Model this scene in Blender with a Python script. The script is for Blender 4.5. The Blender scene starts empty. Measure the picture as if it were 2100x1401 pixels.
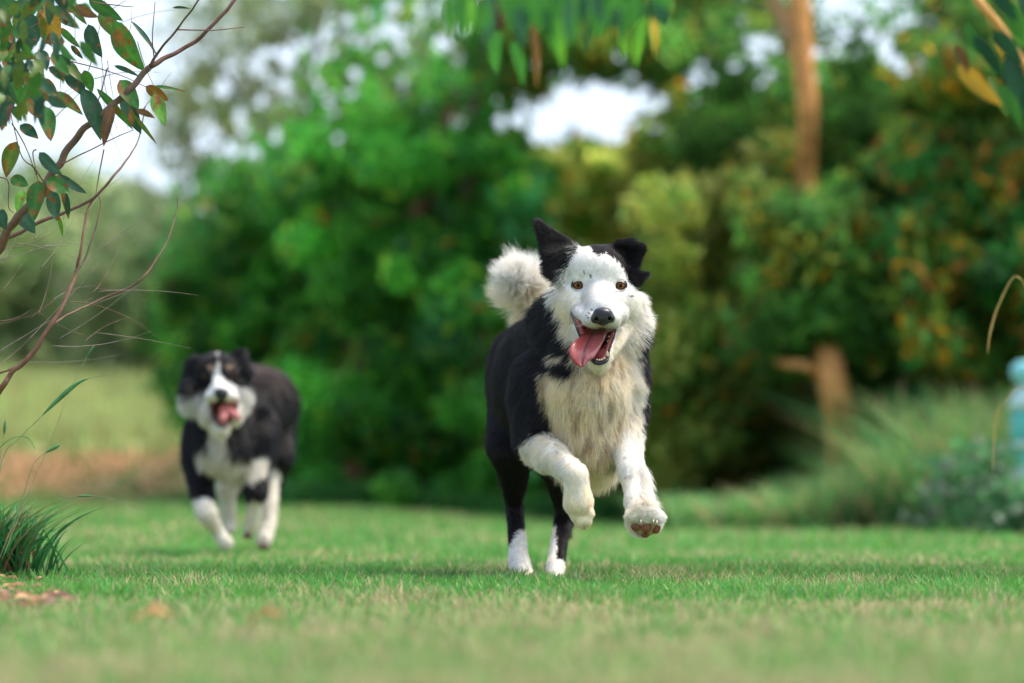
import bpy, math, random
import numpy as np
from mathutils import Vector, kdtree

random.seed(7)
rng = np.random.default_rng(11)
scene = bpy.context.scene
COL = scene.collection
rad = math.radians

# ------------------------------------------------------------------ camera
DIST = 7.9            # metres to the plane of sharp focus (the front dog's face)
CAM_H = 0.203
cam_data = bpy.data.cameras.new("camera")
cam_data.lens = 135
cam_data.sensor_width = 36
cam_data.shift_y = 307 / 2100
cam_data.clip_start = 0.1
cam_data.clip_end = 600
cam_data.dof.use_dof = True
cam_data.dof.focus_distance = 7.88
cam_data.dof.aperture_fstop = 2.7
cam_data.dof.aperture_blades = 0
cam = bpy.data.objects.new("camera", cam_data)
cam.location = (0, 0, CAM_H)
cam.rotation_euler = (rad(90), 0, 0)
COL.objects.link(cam)
scene.camera = cam

# ------------------------------------------------------------------ world, sun, exposure
SUN_DIR = Vector((0.42, 0.05, 0.80)).normalized()
SUN_EL = math.asin(SUN_DIR.z)
SUN_AZ = math.atan2(SUN_DIR.x, SUN_DIR.y)
world = bpy.data.worlds.new("World")
scene.world = world
world.use_nodes = True
wn = world.node_tree.nodes
wl = world.node_tree.links
for n in list(wn):
    wn.remove(n)
sky = wn.new("ShaderNodeTexSky")
sky.sky_type = 'NISHITA'
sky.sun_disc = False
sky.sun_elevation = SUN_EL
sky.sun_rotation = SUN_AZ
sky.air_density = 1.0
sky.dust_density = 4.5
sky.ozone_density = 2.5
bgn = wn.new("ShaderNodeBackground")
bgn.inputs[1].default_value = 0.15
wo = wn.new("ShaderNodeOutputWorld")
# bright broken cloud low over the trees
tcw = wn.new("ShaderNodeTexCoord")
nzw = wn.new("ShaderNodeTexNoise"); nzw.inputs["Scale"].default_value = 5.0; nzw.inputs["Detail"].default_value = 6
wl.new(tcw.outputs["Generated"], nzw.inputs["Vector"])
crw = wn.new("ShaderNodeMapRange"); crw.inputs[1].default_value = .36; crw.inputs[2].default_value = .56
wl.new(nzw.outputs["Fac"], crw.inputs[0])
spw = wn.new("ShaderNodeSeparateXYZ"); wl.new(tcw.outputs["Generated"], spw.inputs[0])
hzw = wn.new("ShaderNodeMapRange"); hzw.inputs[1].default_value = .18; hzw.inputs[2].default_value = .6
hzw.inputs[3].default_value = 1.0; hzw.inputs[4].default_value = .25
wl.new(spw.outputs[2], hzw.inputs[0])
muw = wn.new("ShaderNodeMath"); muw.operation = 'MULTIPLY'
wl.new(crw.outputs[0], muw.inputs[0]); wl.new(hzw.outputs[0], muw.inputs[1])
mxw = wn.new("ShaderNodeMixRGB"); mxw.inputs[2].default_value = (2.45, 2.85, 3.35, 1)
wl.new(muw.outputs[0], mxw.inputs[0]); wl.new(sky.outputs[0], mxw.inputs[1])
wl.new(mxw.outputs[0], bgn.inputs[0])
wl.new(bgn.outputs[0], wo.inputs[0])

sun = bpy.data.lights.new("sun", 'SUN')
sun.energy = 1.0
sun.angle = rad(16)
sun.color = (1.0, 0.92, 0.76)
sun_o = bpy.data.objects.new("sun", sun)
sun_o.rotation_euler = SUN_DIR.to_track_quat('Z', 'Y').to_euler()
sun_o.location = (3, 4, 8)
COL.objects.link(sun_o)

scene.view_settings.view_transform = 'Standard'
scene.view_settings.look = 'None'
scene.view_settings.exposure = 1.56
scene.view_settings.gamma = 1.0
scene.render.engine = 'CYCLES'
cy = scene.cycles
cy.max_bounces = 8
cy.diffuse_bounces = 4
cy.glossy_bounces = 2
cy.transmission_bounces = 4
cy.transparent_max_bounces = 8
cy.use_denoising = True
cy.caustics_reflective = False
cy.caustics_refractive = False

# ------------------------------------------------------------------ helpers
def S(dep):
    return (7900.0 + dep) / 7900.0

def W(px, py, dep=0.0):
    """point (mm) at depth dep (mm) behind the focus plane"""
    s = S(dep)
    return np.array([(px - 1050) * s, 7900.0 + dep, 203 + (1007 - py) * s])

def P(px, py, D):
    """point in metres at distance D (m)"""
    s = D / DIST
    return np.array([(px - 1050) * s / 1000, D, CAM_H + (1007 - py) * s / 1000])

def tag(o, label=None, cat=None, group=None, kind=None):
    if label: o['label'] = label
    if cat: o['category'] = cat
    if group: o['group'] = group
    if kind: o['kind'] = kind
    return o

def empty(name, loc, label=None, cat=None, group=None):
    o = bpy.data.objects.new(name, None)
    o.empty_display_size = 0.1
    o.location = loc
    COL.objects.link(o)
    return tag(o, label, cat, group)

def world_loc(o):
    l = Vector((0, 0, 0))
    while o is not None:
        l = l + o.location
        o = o.parent
    return l

def build(name, verts, faces, mat, parent=None, colors=None, smooth=True, base=None):
    """verts (metres, world) ; faces list or (n,3)/(n,4) array ; colors per vertex (n,3)"""
    v = np.asarray(verts, dtype=np.float64)
    off = np.array(world_loc(parent)) if parent is not None else np.zeros(3)
    if base is not None:
        off = off + np.array(base)
    me = bpy.data.meshes.new(name)
    vv = (v - off).astype(np.float32)
    if isinstance(faces, np.ndarray):
        nf, k = faces.shape
        me.vertices.add(len(vv))
        me.vertices.foreach_set("co", vv.ravel())
        me.loops.add(nf * k)
        me.loops.foreach_set("vertex_index", faces.astype(np.int32).ravel())
        me.polygons.add(nf)
        me.polygons.foreach_set("loop_start", np.arange(0, nf * k, k, dtype=np.int32))
        me.update(calc_edges=True)
    else:
        me.from_pydata([tuple(map(float, p)) for p in vv], [], faces)
        me.update()
    if colors is not None:
        a = me.color_attributes.new("col", 'FLOAT_COLOR', 'POINT')
        c = np.ones((len(vv), 4), np.float32)
        c[:, :3] = colors
        a.data.foreach_set("color", c.ravel())
    if smooth:
        me.polygons.foreach_set("use_smooth", np.ones(len(me.polygons), dtype=bool))
    me.materials.append(mat)
    o = bpy.data.objects.new(name, me)
    if base is not None:
        o.location = base
    o.parent = parent
    COL.objects.link(o)
    return o

def merge(parts):
    """list of (verts, faces(list), colors) -> one"""
    V, F, C = [], [], []
    n = 0
    for v, f, c in parts:
        V.append(np.asarray(v, float)); n0 = n; n += len(v)
        F += [tuple(i + n0 for i in q) for q in f]
        C.append(np.broadcast_to(np.asarray(c, float), (len(v), 3)))
    return np.vstack(V), F, np.vstack(C)

def tube(path, radii, sides=8, cap=True):
    path = np.asarray(path, float)
    n = len(path)
    radii = np.broadcast_to(np.asarray(radii, float), (n,))
    V, F = [], []
    t = np.gradient(path, axis=0)
    up = np.array([0.13, 0.31, 0.94])
    prev = None
    for i in range(n):
        d = t[i] / (np.linalg.norm(t[i]) + 1e-9)
        if prev is None:
            a = np.cross(d, up if abs(d @ up) < .95 else np.array([1., 0, 0]))
        else:
            a = prev - d * (prev @ d)
        a /= np.linalg.norm(a) + 1e-9
        prev = a
        b = np.cross(d, a)
        for k in range(sides):
            an = 2 * math.pi * k / sides
            V.append(path[i] + radii[i] * (math.cos(an) * a + math.sin(an) * b))
    for i in range(n - 1):
        for k in range(sides):
            k2 = (k + 1) % sides
            F.append((i * sides + k, i * sides + k2, (i + 1) * sides + k2, (i + 1) * sides + k))
    if cap:
        F.append(tuple(range(sides))[::-1])
        F.append(tuple((n - 1) * sides + k for k in range(sides)))
    return np.array(V), F

def spline(pts, n):
    """Catmull-Rom through pts"""
    p = np.asarray(pts, float)
    p = np.vstack([2 * p[0] - p[1], p, 2 * p[-1] - p[-2]])
    m = len(p) - 3
    out = []
    for u in np.linspace(0, m - 1e-6, n):
        i = int(u); f = u - i
        a, b, c, d = p[i], p[i + 1], p[i + 2], p[i + 3]
        out.append(.5 * ((2 * b) + (-a + c) * f + (2 * a - 5 * b + 4 * c - d) * f * f + (-a + 3 * b - 3 * c + d) * f ** 3))
    return np.array(out)

def vnoise(p, seed=0):
    """cheap smooth value noise, p (n,3) -> (n,) in 0..1"""
    p = np.asarray(p, float)
    i = np.floor(p).astype(np.int64)
    f = p - i
    f = f * f * (3 - 2 * f)
    def h(x, y, z):
        n = (x * 374761393 + y * 668265263 + z * 2147483647 + seed * 974711) & 0xffffffff
        n = ((n ^ (n >> 13)) * 1274126177) & 0xffffffff
        n = ((n ^ (n >> 16)) * 2246822519) & 0xffffffff
        return (n & 0xffff) / 65535.0
    r = 0
    for dx in (0, 1):
        for dy in (0, 1):
            for dz in (0, 1):
                w = (f[:, 0] if dx else 1 - f[:, 0]) * (f[:, 1] if dy else 1 - f[:, 1]) * (f[:, 2] if dz else 1 - f[:, 2])
                r = r + w * h(i[:, 0] + dx, i[:, 1] + dy, i[:, 2] + dz)
    return r

def in_poly(x, y, poly):
    x = np.asarray(x, float); y = np.asarray(y, float)
    ins = np.zeros(x.shape, bool)
    n = len(poly)
    for i in range(n):
        x0, y0 = poly[i]; x1, y1 = poly[(i + 1) % n]
        if y0 == y1: continue
        c = ((y0 > y) != (y1 > y)) & (x < (x1 - x0) * (y - y0) / (y1 - y0) + x0)
        ins ^= c
    return ins

# ------------------------------------------------------------------ materials
def new_mat(name):
    m = bpy.data.materials.new(name)
    m.use_nodes = True
    m.node_tree.nodes.clear()
    return m, m.node_tree.nodes, m.node_tree.links

def attr_mat(name, rough=0.6, spec=0.3, trans=0.0, noise=0.0, nscale=40.0, bump=0.0, bscale=60.0, sheen=0.0, coat=0.0,
             mottled=None):
    m, N, L = new_mat(name)
    out = N.new("ShaderNodeOutputMaterial")
    at = N.new("ShaderNodeAttribute"); at.attribute_name = "col"
    src = at.outputs["Color"]
    if noise > 0 or bump > 0:
        tc = N.new("ShaderNodeTexCoord")
    if mottled:
        nz = N.new("ShaderNodeTexNoise"); nz.inputs["Scale"].default_value = mottled[0]; nz.inputs["Detail"].default_value = 4
        if not (noise > 0 or bump > 0): tc = N.new("ShaderNodeTexCoord")
        L.new(tc.outputs["Object"], nz.inputs["Vector"])
        r = N.new("ShaderNodeValToRGB")
        r.color_ramp.elements[0].position = mottled[1]; r.color_ramp.elements[1].position = mottled[1] + 0.05
        L.new(nz.outputs["Fac"], r.inputs["Fac"])
        mx = N.new("ShaderNodeMixRGB"); mx.inputs[2].default_value = (*mottled[2], 1)
        L.new(r.outputs["Color"], mx.inputs[0]); L.new(src, mx.inputs[1])
        src = mx.outputs[0]
    if noise > 0:
        nz = N.new("ShaderNodeTexNoise"); nz.inputs["Scale"].default_value = nscale; nz.inputs["Detail"].default_value = 5
        L.new(tc.outputs["Object"], nz.inputs["Vector"])
        mr = N.new("ShaderNodeMapRange")
        mr.inputs[1].default_value = 0.25; mr.inputs[2].default_value = 0.75
        mr.inputs[3].default_value = 1 - noise; mr.inputs[4].default_value = 1 + noise
        L.new(nz.outputs["Fac"], mr.inputs[0])
        mu = N.new("ShaderNodeVectorMath"); mu.operation = 'SCALE'
        L.new(src, mu.inputs[0]); L.new(mr.outputs[0], mu.inputs["Scale"])
        src = mu.outputs[0]
    p = N.new("ShaderNodeBsdfPrincipled")
    p.inputs["Roughness"].default_value = rough
    p.inputs["Specular IOR Level"].default_value = spec
    p.inputs["Sheen Weight"].default_value = sheen
    p.inputs["Coat Weight"].default_value = coat
    p.inputs["Coat Roughness"].default_value = 0.05
    L.new(src, p.inputs["Base Color"])
    if bump > 0:
        nb = N.new("ShaderNodeTexNoise"); nb.inputs["Scale"].default_value = bscale; nb.inputs["Detail"].default_value = 6
        L.new(tc.outputs["Object"], nb.inputs["Vector"])
        b = N.new("ShaderNodeBump"); b.inputs["Strength"].default_value = bump; b.inputs["Distance"].default_value = 0.01
        L.new(nb.outputs["Fac"], b.inputs["Height"]); L.new(b.outputs[0], p.inputs["Normal"])
    sh = p.outputs[0]
    if trans > 0:
        t = N.new("ShaderNodeBsdfTranslucent")
        L.new(src, t.inputs["Color"])
        mix = N.new("ShaderNodeMixShader"); mix.inputs[0].default_value = trans
        L.new(sh, mix.inputs[1]); L.new(t.outputs[0], mix.inputs[2])
        sh = mix.outputs[0]
    L.new(sh, out.inputs["Surface"])
    return m

M_LEAF = attr_mat("foliage_green", rough=0.5, spec=0.2, trans=0.52)
M_GUM = attr_mat("gum_leaf", rough=0.45, spec=0.35, trans=0.3, noise=0.25, nscale=90, mottled=(60, 0.60, (0.20, 0.075, 0.014)))
M_GRASS = attr_mat("grass_blades", rough=0.55, spec=0.2, trans=0.35)
M_BARK = attr_mat("bark", rough=0.85, spec=0.15, noise=0.45, nscale=14, bump=0.7, bscale=30)
M_TWIG = attr_mat("twig_bark", rough=0.7, spec=0.2, noise=0.3, nscale=60)
M_GROUND = attr_mat("lawn_soil", rough=0.95, spec=0.05, noise=0.3, nscale=9, bump=0.6, bscale=25)
M_SKIN = attr_mat("dog_undercoat", rough=0.9, spec=0.1, noise=0.12, nscale=60)
M_FUR = attr_mat("dog_fur", rough=0.36, spec=0.6, trans=0.38)
M_WET = attr_mat("wet_flesh", rough=0.38, spec=0.4, noise=0.2, nscale=110, bump=0.12, bscale=700, coat=.25)
M_NOSE = attr_mat("nose_leather", rough=0.3, spec=0.5, bump=0.12, bscale=900)
M_EYE = attr_mat("eyeball", rough=0.05, spec=0.22)
M_TOOTH = attr_mat("tooth", rough=0.25, spec=0.5)
M_PAD = attr_mat("paw_pad", rough=0.6, spec=0.3, noise=0.3, nscale=150, bump=0.4, bscale=400)
M_PAINT = attr_mat("painted_plastic", rough=0.4, spec=0.4, noise=0.12, nscale=20)

# ------------------------------------------------------------------ signed distance modelling
class Body:
    """union of rounded cones, ellipsoids and thick triangles (mm), meshed with surface nets"""
    def __init__(self):
        self.pr = []
    def cone(self, a, ra, b, rb, k=18, fur=10, flow=(0, 0, -1), c='P', lift=.35, name=''):
        sa, sb = S(a[2]), S(b[2])
        self.pr.append(dict(t='c', a=W(*a), b=W(*b), ra=ra * sa, rb=rb * sb, k=k, fur=fur, flow=np.array(flow, float), c=c, lift=lift, n=name))
        return self
    def ell(self, a, r, k=18, fur=10, flow=(0, 0, -1), c='P', lift=.35, name=''):
        s = S(a[2])
        self.pr.append(dict(t='e', a=W(*a), r=np.array(r, float) * s, k=k, fur=fur, flow=np.array(flow, float), c=c, lift=lift, n=name))
        return self
    def tri(self, a, b, c3, r, k=8, fur=10, flow=(0, 0, -1), c='B', lift=.35, name=''):
        s = S(a[2])
        self.pr.append(dict(t='t', a=W(*a), b=W(*b), c3=W(*c3), ra=r * s, k=k, fur=fur, flow=np.array(flow, float), c=c, lift=lift, n=name))
        return self
    def cut(self, a, ra, b, rb, k=6):
        sa, sb = S(a[2]), S(b[2])
        self.pr.append(dict(t='x', a=W(*a), b=W(*b), ra=ra * sa, rb=rb * sb, k=k))
        return self
    @staticmethod
    def dist(q, p):
        """p (...,3)"""
        if q['t'] in 'cx':
            ab = q['b'] - q['a']
            l2 = ab @ ab + 1e-9
            pa = p - q['a']
            h = np.clip((pa @ ab) / l2, 0, 1)
            d = pa - h[..., None] * ab
            return np.sqrt((d * d).sum(-1)) - (q['ra'] + (q['rb'] - q['ra']) * h)
        if q['t'] == 'e':
            u = (p - q['a']) / q['r']
            k0 = np.sqrt((u * u).sum(-1)) + 1e-6
            w = u / q['r']
            k1 = np.sqrt((w * w).sum(-1)) + 1e-9
            return k0 * (k0 - 1) / k1
        a, b, c = q['a'], q['b'], q['c3']
        ba, cb, ac = b - a, c - b, a - c
        nor = np.cross(ba, ac)
        pa, pb, pc = p - a, p - b, p - c
        def seg(pp, e):
            h = np.clip((pp @ e) / (e @ e), 0, 1)
            d = pp - h[..., None] * e
            return (d * d).sum(-1)
        s = (np.sign(pa @ np.cross(ba, nor)) + np.sign(pb @ np.cross(cb, nor)) + np.sign(pc @ np.cross(ac, nor)))
        edge = np.minimum(np.minimum(seg(pa, ba), seg(pb, cb)), seg(pc, ac))
        plane = (pa @ nor) ** 2 / (nor @ nor)
        return np.sqrt(np.where(s < 2, edge, plane)) - q['ra']
    def bbox(self, q):
        if q['t'] in 'cx':
            r = max(q['ra'], q['rb'])
            return np.minimum(q['a'], q['b']) - r, np.maximum(q['a'], q['b']) + r
        if q['t'] == 'e':
            return q['a'] - q['r'], q['a'] + q['r']
        s = np.array([q['a'], q['b'], q['c3']])
        return s.min(0) - q['ra'], s.max(0) + q['ra']
    def mesh(self, fine, coarse, fine_box=None, smooth=2):
        los, his = zip(*[self.bbox(q) for q in self.pr if q['t'] != 'x'])
        lo = np.min(los, 0) - 12; hi = np.max(his, 0) + 12
        axes = []
        for ax in range(3):
            c = lo[ax]; g = [c]
            while c < hi[ax]:
                st = coarse
                if fine_box is None or any(f[0][ax] <= c <= f[1][ax] for f in fine_box):
                    st = fine
                c += st; g.append(c)
            axes.append(np.array(g))
        X, Y, Z = axes
        F = np.full((len(X), len(Y), len(Z)), 60.0, np.float32)
        for q in self.pr:
            a, b = self.bbox(q)
            m = 14 + q['k']
            ix = [slice(max(np.searchsorted(A, a[i] - m) - 1, 0), np.searchsorted(A, b[i] + m) + 1) for i, A in enumerate(axes)]
            gx, gy, gz = np.meshgrid(X[ix[0]], Y[ix[1]], Z[ix[2]], indexing='ij')
            d = self.dist(q, np.stack([gx, gy, gz], -1))
            f = F[ix[0], ix[1], ix[2]]
            k = q['k']
            if q['t'] == 'x':
                g = -d
                h = np.clip(.5 - .5 * (f - g) / k, 0, 1)
                F[ix[0], ix[1], ix[2]] = f * (1 - h) + g * h + k * h * (1 - h)
            else:
                h = np.clip(.5 + .5 * (f - d) / k, 0, 1)
                F[ix[0], ix[1], ix[2]] = f * (1 - h) + d * h - k * h * (1 - h)
        v, f = surface_nets(F, X, Y, Z)
        for _ in range(smooth):
            v = laplace(v, f)
        return v, f

def surface_nets(F, X, Y, Z):
    nx, ny, nz = F.shape
    ins = F < 0
    c = ins[:-1, :-1, :-1].astype(np.int8)
    cnt = np.zeros((nx - 1, ny - 1, nz - 1), np.int8)
    for dx in (0, 1):
        for dy in (0, 1):
            for dz in (0, 1):
                cnt += ins[dx:nx - 1 + dx, dy:ny - 1 + dy, dz:nz - 1 + dz]
    act = (cnt > 0) & (cnt < 8)
    idx = np.full(act.shape, -1, np.int64)
    I, J, K = np.nonzero(act)
    idx[I, J, K] = np.arange(len(I))
    acc = np.zeros((len(I), 3)); num = np.zeros(len(I))
    corners = [(a, b, c) for a in (0, 1) for b in (0, 1) for c in (0, 1)]
    for a in corners:
        for ax in range(3):
            if a[ax] == 1: continue
            b = list(a); b[ax] = 1
            fa = F[I + a[0], J + a[1], K + a[2]]; fb = F[I + b[0], J + b[1], K + b[2]]
            m = (fa < 0) != (fb < 0)
            t = np.where(m, fa / (fa - fb + 1e-12), 0)
            pa = np.stack([X[I + a[0]], Y[J + a[1]], Z[K + a[2]]], 1)
            pb = np.stack([X[I + b[0]], Y[J + b[1]], Z[K + b[2]]], 1)
            acc += np.where(m[:, None], pa + (pb - pa) * t[:, None], 0)
            num += m
    V = acc / num[:, None]
    faces = []
    # x edges
    for ax in range(3):
        sl0 = [slice(None)] * 3; sl1 = [slice(None)] * 3
        sl0[ax] = slice(0, -1); sl1[ax] = slice(1, None)
        a = ins[tuple(sl0)]; b = ins[tuple(sl1)]
        ch = a != b
        u, w = [(1, 2), (2, 0), (0, 1)][ax]
        i = np.array(np.nonzero(ch))
        ok = (i[u] > 0) & (i[w] > 0) & (i[u] < F.shape[u] - 1) & (i[w] < F.shape[w] - 1)
        i = i[:, ok]
        sgn = a[tuple(i)]
        def at(du, dw):
            j = i.copy(); j[u] += du; j[w] += dw
            return idx[tuple(j)]
        q = np.stack([at(-1, -1), at(0, -1), at(0, 0), at(-1, 0)], 1)
        q[~sgn] = q[~sgn][:, ::-1]
        faces.append(q)
    return V, np.vstack(faces)

def laplace(v, f):
    s = np.zeros_like(v); n = np.zeros(len(v))
    for a, b in ((0, 1), (1, 2), (2, 3), (3, 0)):
        np.add.at(s, f[:, a], v[f[:, b]]); np.add.at(s, f[:, b], v[f[:, a]])
        np.add.at(n, f[:, a], 1); np.add.at(n, f[:, b], 1)
    return v * .4 + .6 * s / n[:, None]

def vert_normals(v, f):
    n = np.cross(v[f[:, 2]] - v[f[:, 0]], v[f[:, 3]] - v[f[:, 1]])
    r = np.zeros_like(v)
    for k in range(4): np.add.at(r, f[:, k], n)
    return r / (np.linalg.norm(r, axis=1)[:, None] + 1e-9)

def front_depth(v, f, n, px, py, tol=7):
    """depth (mm) of the frontmost surface near (px,py)"""
    s = v[:, 1] / 7900
    x = 1050 + v[:, 0] / s; y = 1007 - (v[:, 2] - 203) / s
    d = (x - px) ** 2 + (y - py) ** 2
    m = (d < tol * tol) & (n[:, 1] < 0)
    if not m.any(): return v[np.argmin(d), 1] - 7900
    w = np.where(m)[0]
    ymin = v[w, 1].min()
    w = w[v[w, 1] < ymin + 20]
    return float(v[w, 1].mean() - 7900)

def grow_fur(name, v, f, body, color_fn, count, mat, parent, radius=0.55, length_mod=None, flow_mod=None, seed=1, nclump=14, npts=6, clump=0.32):
    r = np.random.default_rng(seed)
    n = vert_normals(v, f)
    prs = [q for q in body.pr if q['t'] != 'x']
    # per-vertex blended attributes
    D = np.stack([Body.dist(q, v) for q in prs], 1)
    wt = np.exp(-np.clip(D - D.min(1)[:, None], 0, 60) / 6.0)
    wt /= wt.sum(1)[:, None]
    L = wt @ np.array([q['fur'] for q in prs], float)
    FL = wt @ np.stack([q['flow'] / (np.linalg.norm(q['flow']) + 1e-9) for q in prs])
    LI = wt @ np.array([q['lift'] for q in prs], float)
    near = np.argmin(D, 1)
    if length_mod is not None: L = length_mod(v, n, L)
    if flow_mod is not None: FL = flow_mod(v, n, FL)
    # sample
    q = f
    A = .5 * np.linalg.norm(np.cross(v[q[:, 2]] - v[q[:, 0]], v[q[:, 3]] - v[q[:, 1]]), axis=1)
    A = A * (L[q].mean(1) > 0.6) * (0.35 + 14.0 / (8 + L[q].mean(1)))
    A *= np.where(n[q[:, 0], 1] > 0.55, 0.45, 1.0)
    fi = r.choice(len(q), size=count, p=A / A.sum())
    a, b = r.random(count), r.random(count)
    w4 = np.stack([(1 - a) * (1 - b), a * (1 - b), a * b, (1 - a) * b], 1)
    def I(arr):
        return np.einsum('nk,nk...->n...', w4, arr[q[fi]])
    p, nn, ll, fl, li = I(v), I(n), I(L), I(FL), I(LI)
    nn /= np.linalg.norm(nn, axis=1)[:, None] + 1e-9
    cn = near[q[fi, 0]]
    cols = color_fn(p, nn, np.array([prs[i]['c'] for i in range(len(prs))])[cn], np.array([prs[i]['n'] for i in range(len(prs))])[cn], r)
    # local wander of the flow
    sc = 1 / 38.0
    wob = np.stack([vnoise(p * sc, 3), vnoise(p * sc + 50, 4), vnoise(p * sc + 99, 5)], 1) - .5
    sc = 1 / 11.0
    wob2 = np.stack([vnoise(p * sc, 6), vnoise(p * sc + 50, 7), vnoise(p * sc + 99, 8)], 1) - .5
    fl = fl + wob * .9 + wob2 * .5
    ft = fl - nn * (fl * nn).sum(1)[:, None]
    ft /= np.linalg.norm(ft, axis=1)[:, None] + 1e-6
    jit = r.normal(size=(count, 3)) * .17
    d0 = nn * li[:, None] + ft * (1 - li)[:, None] + jit
    d0 /= np.linalg.norm(d0, axis=1)[:, None]
    ll = ll * (0.65 + .5 * r.random(count)) * (0.8 + .4 * vnoise(p / 20.0, 9))
    t = np.linspace(0, 1, npts)
    pts = np.zeros((count, npts, 3))
    bend = ft * .55 + np.array([0, 0, -.12])
    for i, u in enumerate(t):
        pts[:, i] = p + (d0 * u + bend * (u * u * .5)) * ll[:, None]
    pts[:, :, :] -= nn[:, None, :] * 0.8
    # clumping
    nc = max(50, count // nclump)
    ci = r.choice(count, nc, replace=False)
    kd = kdtree.KDTree(nc)
    for i, j in enumerate(ci):
        kd.insert(p[j], i)
    kd.balance()
    near_c = np.fromiter((kd.find(x)[1] for x in p), dtype=np.int64, count=count)
    g = ci[near_c]
    cs = clump * (0.6 + .8 * r.random(count)) * np.clip(ll / 22.0, .15, 1)
    for i, u in enumerate(t):
        k = (u ** 1.6) * cs
        pts[:, i] = pts[:, i] * (1 - k)[:, None] + pts[g, i] * k[:, None] if i else pts[:, i]
    # stray hairs stay straight
    rr = radius * (0.7 + .6 * r.random(count)) * np.clip((ll / 20.0) ** .2, .7, 1.2)
    prof = np.clip(1.0 - t ** 1.6 * .85, .12, 1)
    R = rr[:, None] * prof[None, :]
    off = np.array(world_loc(parent))
    cu = bpy.data.hair_curves.new(name)
    cu.add_curves([npts] * count)
    cu.attributes['position'].data.foreach_set('vector', (pts / 1000 - off).astype(np.float32).ravel())
    ra = cu.attributes.get('radius') or cu.attributes.new('radius', 'FLOAT', 'POINT')
    ra.data.foreach_set('value', (R / 1000).astype(np.float32).ravel())
    ca = cu.attributes.new('col', 'FLOAT_COLOR', 'POINT')
    tipw = np.ones((count, npts, 4), np.float32)
    tipw[:, :, :3] = cols[:, None, :] * (0.82 + .22 * t)[None, :, None]
    ca.data.foreach_set('color', tipw.ravel())
    cu.materials.append(mat)
    o = bpy.data.objects.new(name, cu)
    o.parent = parent
    COL.objects.link(o)
    return o

DO_DOG1 = DO_DOG2 = DO_ENV = True

# ================================================================== FRONT DOG
def pxy(p):
    s = p[:, 1] / 7900
    return 1050 + p[:, 0] / s, 1007 - (p[:, 2] - 203) / s, p[:, 1] - 7900

WHITE = np.array([.76, .74, .70]); CREAM = np.array([.84, .73, .52]); BLACK = np.array([.0075, .006, .0065])
SHORT = 5
NOSEP = W(1237, 640, -110)

FACE = [(1203, 485), (1187, 500), (1171, 530), (1158, 552), (1147, 576), (1141, 594), (1136, 600), (1134, 612), (1139, 632), (1147, 656),
        (1156, 680), (1170, 700), (1180, 740), (1230, 765), (1275, 742), (1300, 700), (1322, 668), (1338, 640), (1352, 596), (1309, 590),
        (1298, 584), (1288, 566), (1281, 551), (1272, 537), (1259, 526), (1244, 518), (1228, 521), (1217, 516), (1211, 504), (1211, 485)]
CHEST = [(1086, 728), (1108, 750), (1138, 760), (1163, 774), (1176, 755), (1200, 735), (1296, 690), (1309, 750), (1316, 800), (1318, 872),
         (1318, 905), (1262, 905), (1255, 1010), (1150, 1000), (1152, 925), (1126, 862), (1100, 846), (1088, 830), (1094, 780)]
MOUTH = [(1170, 634), (1177, 645), (1187, 657), (1202, 667), (1222, 675), (1246, 678), (1264, 673), (1260, 694), (1252, 720),
         (1238, 737), (1214, 738), (1203, 715), (1190, 690), (1180, 668), (1170, 645)]

def sm0(x, a, b):
    t = np.clip((x - a) / (b - a), 0, 1)
    return t * t * (3 - 2 * t)

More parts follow.
